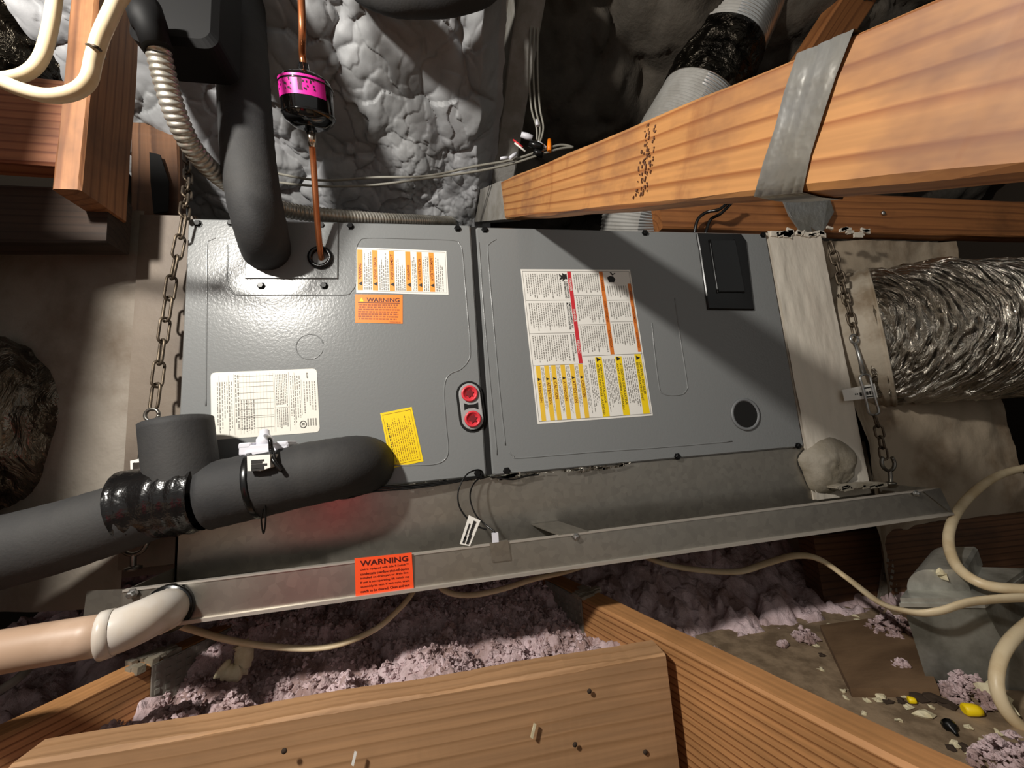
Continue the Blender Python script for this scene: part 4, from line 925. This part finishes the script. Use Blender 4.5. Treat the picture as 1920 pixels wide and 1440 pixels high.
mb = MB(); mb.tube(spl([at(163, 84, d=.445), at(174, 86, d=.44), at(186, 92, d=.445), at(196, 109, d=.47)], 6), .0018, 6); ob('cable_staple', mb, M['rust'], label='rusty wire staple over the cream cable on the post', cat='staple')
cable('power_cable', [at(70, 1235, d=.66), at(30, 1275, d=.62), at(-30, 1310, d=.6)], .007, 'greywire', 'dusty cable end under the PVC pipe at lower left')
cable('power_cable', [at(255, 1160, Y=-.02), at(330, 1172, Y=-.02), at(430, 1200, Y=-.03), at(530, 1214, Y=-.03), at(620, 1212, Y=-.03), at(700, 1182, Y=-.02), at(750, 1140, Y=0), at(775, 1108, Y=.03), at(782, 1085, Y=.06)], .0072, 'romex', 'tan cable sagging under the drain pan over pink insulation', .6)
cable('power_cable', [at(812, 1080, Y=.06), at(835, 1108, Y=.03), at(880, 1116, Y=.02), at(940, 1105, Y=.02), at(1000, 1086, Y=.03), at(1060, 1072, Y=.05), at(1130, 1050, Y=.1)], .0065, 'romex', 'short tan cable sag at the middle of the drain pan', .6)
cable('power_cable', [at(1180, 1030, Y=.1), at(1230, 1052, Y=.06), at(1290, 1066, Y=.05), at(1380, 1072, Y=.05), at(1440, 1055, Y=.03), at(1490, 1042, Y=.0), at(1535, 1048, Y=-.02), at(1590, 1085, Y=-.05), at(1650, 1130, Y=-.14), at(1710, 1148, Y=-.21), at(1760, 1146, Y=-.24), at(1830, 1127, Y=-.25), at(1960, 1122, Y=-.26), at(2100, 1150, Y=-.24), at(2500, 1240, Y=-.15)], .0088, 'romex', 'tan flat cable weaving from the pan past the tin boot', .55)
cable('power_cable', [at(2600, 980, Y=.05), at(2200, 880, Y=.04), at(2010, 866, Y=.0), at(1920, 878, Y=-.02), at(1860, 898, Y=-.05), at(1805, 945, Y=-.08), at(1779, 1000, Y=-.13), at(1790, 1055, Y=-.18), at(1835, 1092, Y=-.22), at(1900, 1104, Y=-.24), at(2000, 1102, Y=-.25), at(2150, 1080, Y=-.22), at(2600, 1060, Y=-.1)], .0085, 'romex', 'round tan cable making a big loop at the right edge')
cable('power_cable', [at(2600, 1080, Y=-.1), at(2150, 1090, Y=-.19), at(2010, 1125, Y=-.22), at(1935, 1165, Y=-.24), at(1885, 1215, Y=-.26), at(1868, 1275, Y=-.27), at(1885, 1330, Y=-.275), at(1925, 1370, Y=-.28), at(1990, 1400, Y=-.29), at(2200, 1430, Y=-.29)], .0085, 'romex', 'tan cable curving down in front of the tin boot')
# thermostat wires and their splice
for k, (dx, lab) in enumerate(((0, 'leftmost grey low-voltage wire hanging to the splice'), (8, 'middle grey low-voltage wire hanging to the splice'), (16, 'rightmost grey low-voltage wire hanging to the splice'))):
    cable('low_voltage_wire', [at(1000+dx*.6, -70, Y=.0), at(996+dx*.8, 30, Y=.02), at(992+dx, 130, Y=.05), at(996+dx, 200, Y=.08), at(1006+dx*.8, 240, Y=.10), at(1006+dx*.3, 272, Y=.11)], .0026, 'greywire', lab, cat='wire', n=8)
for k, off in enumerate((0, 7)):
    cable('low_voltage_wire', [at(1075, 276, Y=.10), at(1050, 272+off, Y=.10), at(1010, 284+off, Y=.10), at(960, 300+off, Y=.11), at(890, 312+off*1.4, Y=.12), at(800, 330+off*.6, Y=.13), at(700, 333+off*2, Y=.14), at(600, 338+off*1.6, Y=.16), at(500, 322+off*2.5, Y=.2), at(420, 310+off*2.5, Y=.25)], .0030, 'greywire', ('upper' if k == 0 else 'lower')+' grey wire strung along the foam to the left', cat='wire', n=8)
SP = thing('wire_splice', at(1005, 275, Y=.10), 'tangle of splice connectors where the grey wires meet', 'connectors')
def nub(q0, q1, r, mat, Y=.095, name='connector'):
    a, b = at(*q0, Y=Y), at(*q1, Y=Y); mb = MB(); mb.tube([a, a.lerp(b, .5), b], [r*.8, r, r*.9], 8); ob(name, mb, M[mat], SP)
nub((977,252),(998,259), .008, 'whitepl'); nub((1030,262),(1030,284), .006, 'orange'); nub((938,297),(952,296), .004, 'whitepl'); nub((955,297),(968,288), .005, 'whitepl'); nub((992,268),(1018,278), .010, 'blackpl'); nub((1000,284),(1018,290), .009, 'blackpl'); nub((1008,266),(1024,277), .004, 'whitepl'); nub((962,262),(980,276), .0025, 'redbar', name='bare_lead'); nub((965,268),(985,284), .0025, 'white', name='bare_lead'); nub((1005,225),(1008,236), .005, 'whitepl')
cable('black_wire', [at(1302, 440, Y=.04), at(1308, 412, Y=.03), at(1325, 398, Y=.02), at(1350, 392, Y=.0), at(1372, 372, Y=.0)], .0040, 'blackpl', 'left black wire rising behind the blower panel top', cat='wire')
cable('black_wire', [at(1322, 440, Y=.05), at(1332, 412, Y=.04), at(1352, 400, Y=.02), at(1380, 372, Y=.0)], .0040, 'blackpl', 'right black wire rising behind the blower panel top', cat='wire')

# ================================================================== JOISTS, BLOCKING, INSULATION
ZT = -.26
def nail_plate(quad, off, parent, rows, cols, label=None):
    a, b, c, d = [Vector(q) for q in quad]; nrm_ = (b-a).cross(d-a).normalized()
    if nrm_.dot(CAM-a) < 0: nrm_ = -nrm_
    mb = MB(); mb.prism([q+nrm_*.0005 for q in (a, b, c, d)], nrm_*off); o = under(ob('nail_plate', mb, M['plate'], label=label), parent)
    mb = MB()
    for i in range(rows):
        for j in range(cols):
            u, v = (j+.5)/cols, (i+.5)/rows; p = (a*(1-u)+b*u)*(1-v)+(d*(1-u)+c*u)*v+nrm_*(off+.001)
            mb.obox(p, (b-a)/cols*.22, (d-a)/rows*.30, nrm_*.0012)
    t_ = under(ob('plate_teeth', mb, M['plate'], kind='stuff'), parent); return o
jw = .046; jh = .20
jS = Vector((.741, .034, ZT-jh/2)); jB1 = Vector((1.02, -.80, ZT-jh/2)); jB0 = jS+(jS-jB1).normalized()*.35
JB = beam('ceiling_joist', jB0, jB1, jw, jh, M['w_joist'], label='striped fir joist running to the lower right corner', cat='joist', seg=60)
dB = (jB1-jB0).normalized(); sB = dB.cross(Vector((0, 0, 1))).normalized()   # points to -x side?
if sB.x > 0: sB = -sB
e0_ = jS+sB*(jw/2+.0008); nail_plate([e0_-dB*.13+Vector((0,0,jh/2)), e0_+Vector((0,0,jh/2)), e0_-Vector((0,0,jh/2)), e0_-dB*.13-Vector((0,0,jh/2))], .003, JB, 16, 9)
mb = MB(); tpB = jS+Vector((0,0,jh/2+.002))
for k in range(14): mb.obox(tpB-dB*random.uniform(-.004, .035)+sB*random.uniform(-.022, .024), sB*random.uniform(.004, .012), dB*random.uniform(.003, .009), (random.uniform(-.002, .002), 0, random.uniform(.002, .005)))
under(ob('crusty_cap', mb, M['putty'], kind='stuff'), JB)
jC1 = Vector((-.36, -.50, ZT-jh/2)); jD = Vector((-.062, .040, ZT-jh/2)); jC0 = jD+(jD-jC1).normalized()*.3
JC = beam('ceiling_joist', jC0, jC1, jw, jh, M['w_joist'], label='striped fir joist in the lower left corner', cat='joist', seg=50)
dC = (jC1-jC0).normalized(); sC = Vector((-dC.y, dC.x, 0)); sC = sC if sC.x > 0 else -sC
k0 = jD+sC*(jw/2+.0008); nail_plate([k0-dC*.14+Vector((0,0,jh/2)), k0+Vector((0,0,jh/2)), k0-Vector((0,0,jh/2)), k0-dC*.14-Vector((0,0,jh/2))], .003, JC, 16, 9)
mb = MB(); tpC = jD+Vector((0,0,jh/2+.002))
for k in range(18): mb.obox(tpC-dC*random.uniform(-.02, .06)+sC*random.uniform(-.022, .022), sC*random.uniform(.003, .010), dC*random.uniform(.003, .014), (0, random.uniform(-.002, .002), random.uniform(.002, .006)))
under(ob('crusty_cap', mb, M['putty'], kind='stuff'), JC)
aL, aR = at(72, 1405, Z=ZT), at(1228, 1212, Z=ZT)
AB = beam('blocking_board', (aL.x-.01, aL.y, ZT-.11), (aR.x+.005, aR.y, ZT-.11), .044, .22, M['w_block'], label='wide tan blocking board across the foreground', cat='board', seg=60, rough=.0016)
for px, py in ((1105,1296),(1078,1396),(1210,1410),(533,1408)):
    p = at(px, py, Y=aR.y-.0235); mb = MB(); mb.lathe([(.0035, 0), (.003, .0012)], p, (0, -1, 0), 8); under(ob('nail_hole', mb, M['dirt']), AB)
mb = MB(); p = at(1000, 1370, Y=aR.y-.024); mb.obox(p, (.003, 0, .008), (0, .001, 0), (.0015, 0, -.001)); under(ob('wood_splinter', mb, M['cream']), AB)
p = at(664, 1422, Y=aR.y-.024); mb = MB(); mb.obox(p, (.002, 0, .007), (0, .001, 0), (.0015, 0, -.001)); under(ob('wood_splinter', mb, M['white']), AB)
# pink insulation
gx = np.linspace(-.5, 1.9, 640); gy = np.linspace(-.17, 1.0, 300); X, Y = np.meshgrid(gx, gy)
Zs = -.372+.16*np.clip((Y-.02)/.5, 0, 1)+.045*billow(X, Y, .10, 71)+.028*billow(X, Y, .035, 72)+.030*(fbm(X, Y, .030, 73, 4)-.3)+.010*(vnoise(X, Y, .008, 79)-.5)
Zs = np.where((X > .77), np.minimum(Zs, -.45+.62*np.clip(Y-.07, 0, .4)+(.04*billow(X, Y, .09, 75)+.02*billow(X, Y, .03, 76)+.05*(fbm(X, Y, .03, 73, 4)-.35))*(Y > .05)), Zs)
Zs = np.where((X < -.04), Zs-.05, Zs)
Zs += .05*np.exp(-((Y+.11)/.05)**2)*np.clip((.72-X)*20, 0, 1)*fbm(X, Y, .05, 78)
Zs = np.where((X > -.08) & (X < 1.53), np.minimum(Zs, -.166+.006*vnoise(X, Y, .02, 88)), Zs)
mb = MB(); mb.grid(np.stack([X, Y, Zs], -1), True)
ob('loose_insulation', mb, M['insul'], label='fluffy pink fibre insulation between the joists under the pan', cat='insulation', kind='stuff')
# fluffy clumps over the heap
mb = MB()
def tuft(mb, c, r, n=7):
    ph = random.random()*6
    vs = []
    for i in range(3):
        th = (i+.6)/3.2*math.pi
        for k in range(n):
            a = 2*math.pi*k/n+ph; q = r*random.uniform(.35, 1.6); vs.append((c[0]+q*math.sin(th)*math.cos(a), c[1]+q*math.sin(th)*math.sin(a), c[2]+q*.8*math.cos(th)))
    vs += [(c[0], c[1], c[2]+r), (c[0], c[1], c[2]-r)]; fs = []
    for i in range(2):
        for k in range(n): j = (k+1) % n; fs.append((i*n+k, (i+1)*n+k, (i+1)*n+j, i*n+j))
    for k in range(n): j = (k+1) % n; fs.append((k, j, 3*n)); fs.append((2*n+j, 2*n+k, 3*n+1))
    mb.add(vs, fs, False)
for k in range(7000):
    x = random.uniform(-.02, .70); y = random.uniform(-.125, .25); j = int((x+.5)/2.4*639); i = int((y+.17)/1.17*299)
    tuft(mb, (x, y, float(Zs[i, j])+.002), random.choice([.0015, .002, .003, .004, .005]), 5)
ob('insulation_fluff', mb, M['insul'], label='shaggy pink clumps on top of the insulation heap', cat='insulation', kind='stuff')
mb = MB(); mb.tube(spl([at(452, 1206, Y=.0), at(458, 1222, Y=.0), at(454, 1250, Y=.0), at(434, 1262, Y=-.01), at(414, 1252, Y=-.01)], 6), [.013+random.uniform(-.003, .003) for _ in range(25)], 8); ob('foam_drip', mb, M['cream'], label='yellowed hook-shaped foam drip on the pink insulation', cat='foam scrap')

# ================================================================== PLYWOOD DECK AND DEBRIS
ZF = -.40
mb = MB(); mb.prism([(.80, .07, ZF), (1.9, .16, ZF), (2.2, -1.2, ZF), (.95, -1.2, ZF)], (0, 0, -.018)); ob('floor', mb, M['ply'], kind='structure', label='dusty plywood decking right of the joist', cat='floor')
mb = MB(); sc_ = [at(*q, Z=ZF+.014) for q in ((1537,1172),(1700,1150),(1760,1290),(1594,1290))]; mb.prism(sc_, (0, 0, -.014)); ob('plywood_scrap', mb, M['ply2'], label='dark plywood offcut lying against the tin boot', cat='board')
# tin boot
TBt = thing('duct_boot', at(1800, 1290, Z=ZF), 'dented tin duct boot standing on the plywood', 'duct boot')
bq = [at(1740, 1284, Z=ZF), at(1930, 1296, Z=ZF), at(2010, 1210, Z=ZF), at(1760, 1170, Z=ZF)]
zr_ = -.272
tq = [at(1694, 1136, Z=zr_), at(1845, 1138, Z=zr_), at(1925, 1080, Z=zr_), at(1740, 1075, Z=zr_)]
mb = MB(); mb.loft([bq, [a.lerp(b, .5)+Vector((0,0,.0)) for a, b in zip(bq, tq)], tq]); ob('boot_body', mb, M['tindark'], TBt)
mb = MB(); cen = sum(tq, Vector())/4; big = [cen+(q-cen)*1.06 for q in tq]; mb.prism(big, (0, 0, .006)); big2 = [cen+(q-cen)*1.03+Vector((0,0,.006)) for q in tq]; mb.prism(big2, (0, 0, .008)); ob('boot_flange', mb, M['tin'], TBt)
# rounded cap
c0_, c1_ = tq[0].lerp(tq[3], .2), tq[1].lerp(tq[2], .2); wv_ = (c1_-c0_); dep = (tq[3]-tq[0])
prof = []
for k in range(9):
    a = math.radians(90+90*k/8); prof.append((.30+.30*math.cos(a), math.sin(a)))
prof = [(.0, 0)]+prof[::-1]+[(.70, 1.0), (.74, .85), (.76, 0)]
mb = MB(); hcap = .036
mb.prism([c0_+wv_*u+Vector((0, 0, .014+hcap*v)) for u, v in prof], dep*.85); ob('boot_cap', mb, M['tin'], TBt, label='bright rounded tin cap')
mb = MB(); p = at(1752, 1083, Z=zr_+.04); tuft(mb, tuple(c0_+wv_*.42+Vector((0, -.004, .045))), .010, 8); ob('foam_dab', mb, M['cream'], TBt)
DK = beam('ceiling_joist', (1.36, .12, -.31), (2.3, .03, -.31), .05, .16, M['w_dark'], label='dark old joist behind the tin boot', cat='joist')
nail_plate([at(1640, 1150, Y=.08), at(1690, 1165, Y=.08), at(1705, 1040, Y=.08), at(1655, 1045, Y=.08)], .002, DK, 10, 4)
mb = MB()
for k in (0, 2): mb.box(-.9+k*.62, -.285+k*.62, -1.9, -.52, -.262-.012, -.262)
ob('floor', mb, M['ply'], kind='structure', label='plywood laid over the joists where one kneels', cat='floor')
prop = MB(); rings = []  # unseen red shape added to give the drain pan a red reflection
for z_, f in ((-.48, 1.0), (-.46, 1.06), (-.34, .98), (-.20, .78), (-.10, .55), (-.06, .35)):
    rings.append([(-.01+.19*f*math.copysign(abs(math.cos(a))**.5, math.cos(a)), -1.14+.19*f*math.copysign(abs(math.sin(a))**.5, math.sin(a)), z_) for a in np.linspace(0, 2*math.pi, 28, endpoint=False)])
prop.loft(rings, True, True); ob('reflection_prop', prop, M['redcloth'], label='unseen red cloth bag facing the drain pan, mirrored in its metal', cat='prop')
# loose bits, one by one
def blob(name, px, py, r, mat, label, cat, group=None, z=ZF, flat=.6, n=8, seed=None):
    mb = MB(); c = at(px, py, Z=z+r*flat*.5); 
    tuft(mb, (0, 0, 0), r, n); mb.v = [(x+c.x, y+c.y, z_*flat+c.z) for x, y, z_ in mb.v]
    return ob(name, mb, M[mat], label=label, cat=cat, group=group)
def heap(name, px, py, r, n, label):
    mb = MB(); c = at(px, py, Z=ZF+.02)
    for k in range(n*3):
        a = random.random()*6.28; q = r*math.sqrt(random.random()); h = max(0, (1-q/r))*r*1.1*random.random(); tuft(mb, (c.x+q*math.cos(a), c.y+q*math.sin(a)*.8, ZF+.005+h), random.uniform(.002, .006), 6)
    return ob(name, mb, M['insul'], label=label, cat='insulation', kind='stuff')
for i_, (px, py, r, lab) in enumerate(((962,114,.006,'largest'),(956,104,.004,'uppermost'),(937,139,.0035,'middle'),(940,157,.003,'lowest'))):
    p = at(px, py, Y=.12+.0*py); mb = MB(); tuft(mb, tuple(p), r, 7); ob('foam_fleck', mb, M['white'], label=lab+' white foam fleck stuck on the grey-coated rafter', cat='fleck', group='foam flecks on the rafter')
heap('insulation_clump', 1672, 1172, .055, 90, 'pink insulation clump heaped left of the tin boot')
heap('insulation_clump', 1815, 1285, .040, 70, 'pink insulation clump at the foot of the tin boot')
heap('insulation_clump', 1690, 1240, .02, 24, 'small pink tuft on the boot edge of the offcut')
heap('insulation_clump', 1508, 1182, .024, 30, 'small pink tuft behind the plywood offcut')
heap('insulation_clump', 1336, 1208, .012, 12, 'tiny white tuft beside the striped joist')
heap('insulation_clump', 1466, 1194, .009, 8, 'tiny white tuft left of the small pink tuft')
heap('insulation_clump', 1895, 1415, .045, 60, 'pale insulation scraps in the lower right corner')
blob('foam_chunk', 1872, 1312, .024, 'cream', 'large cream foam chunk beside the tin boot', 'foam scrap', n=11, flat=.9)
def wire_nut(x0, x1, y, r, label):
    a, b = at(x0, y, Z=ZF+r), at(x1, y+2, Z=ZF+r); mb = MB(); mb.tube([a, a.lerp(b, .12), a.lerp(b, .7), b], [r*.7, r, r*.95, r*.8], 10); ob('wire_nut', mb, M['yellow'], label=label, cat='connector')
wire_nut(1806, 1838, 1330, .0085, 'larger yellow wire connector near the cream foam chunk')
wire_nut(1702, 1717, 1312, .005, 'smaller yellow connector before the plywood offcut')
mb = MB(); c0s, c1s = at(1778, 1358, Z=ZF+.006), at(1794, 1378, Z=ZF+.004); mb.tube([c0s, c0s.lerp(c1s, .35), c0s.lerp(c1s, .45), c1s], [.009, .008, .004, .002], 10); ob('loose_screw', mb, M['screw'], label='dark loose screw lying on the plywood', cat='screw')
chips = [(1530,1210,.006),(1524,1206,.005),(1600,1297,.007),(1582,1296,.006),(1625,1312,.007),(1650,1304,.009),(1648,1312,.006),(1586,1308,.005),(1735,1340,.012),(1621,1337,.006),(1818,1365,.007),(1685,1350,.006),(1540,1255,.006),(1595,1250,.009),(1654,1257,.005),(1622,1262,.004),(1684,1270,.006),(1610,1163,.008),(1605,1155,.006),(1700,1325,.007),(1745,1325,.005),(1790,1395,.007),(1850,1390,.009),(1870,1372,.006),(1826,1410,.010),(1760,1420,.006),(1724,1278,.006),(1556,1172,.007),(1655,1223,.006),(1690,1303,.007)]
for px, py, r in chips: blob('foam_crumb', px, py, r, 'cream', 'cream foam crumb scattered on the plywood floor', 'crumb', 'foam crumbs on the plywood', flat=.45, n=6)
dk = [(1540,1228,.006),(1680,1220,.010),(1700,1205,.012),(1692,1200,.008),(1720,1306,.014),(1745,1308,.014),(1768,1318,.012),(1670,1316,.008),(1690,1314,.009),(1813,1405,.010),(1788,1405,.007),(1775,1272,.010),(1705,1195,.008)]
for px, py, r in dk: blob('debris_chip', px, py, r, 'dirt', 'dark wood or dirt chip lying on the plywood floor', 'debris', 'dark chips on the plywood', flat=.4, n=6)
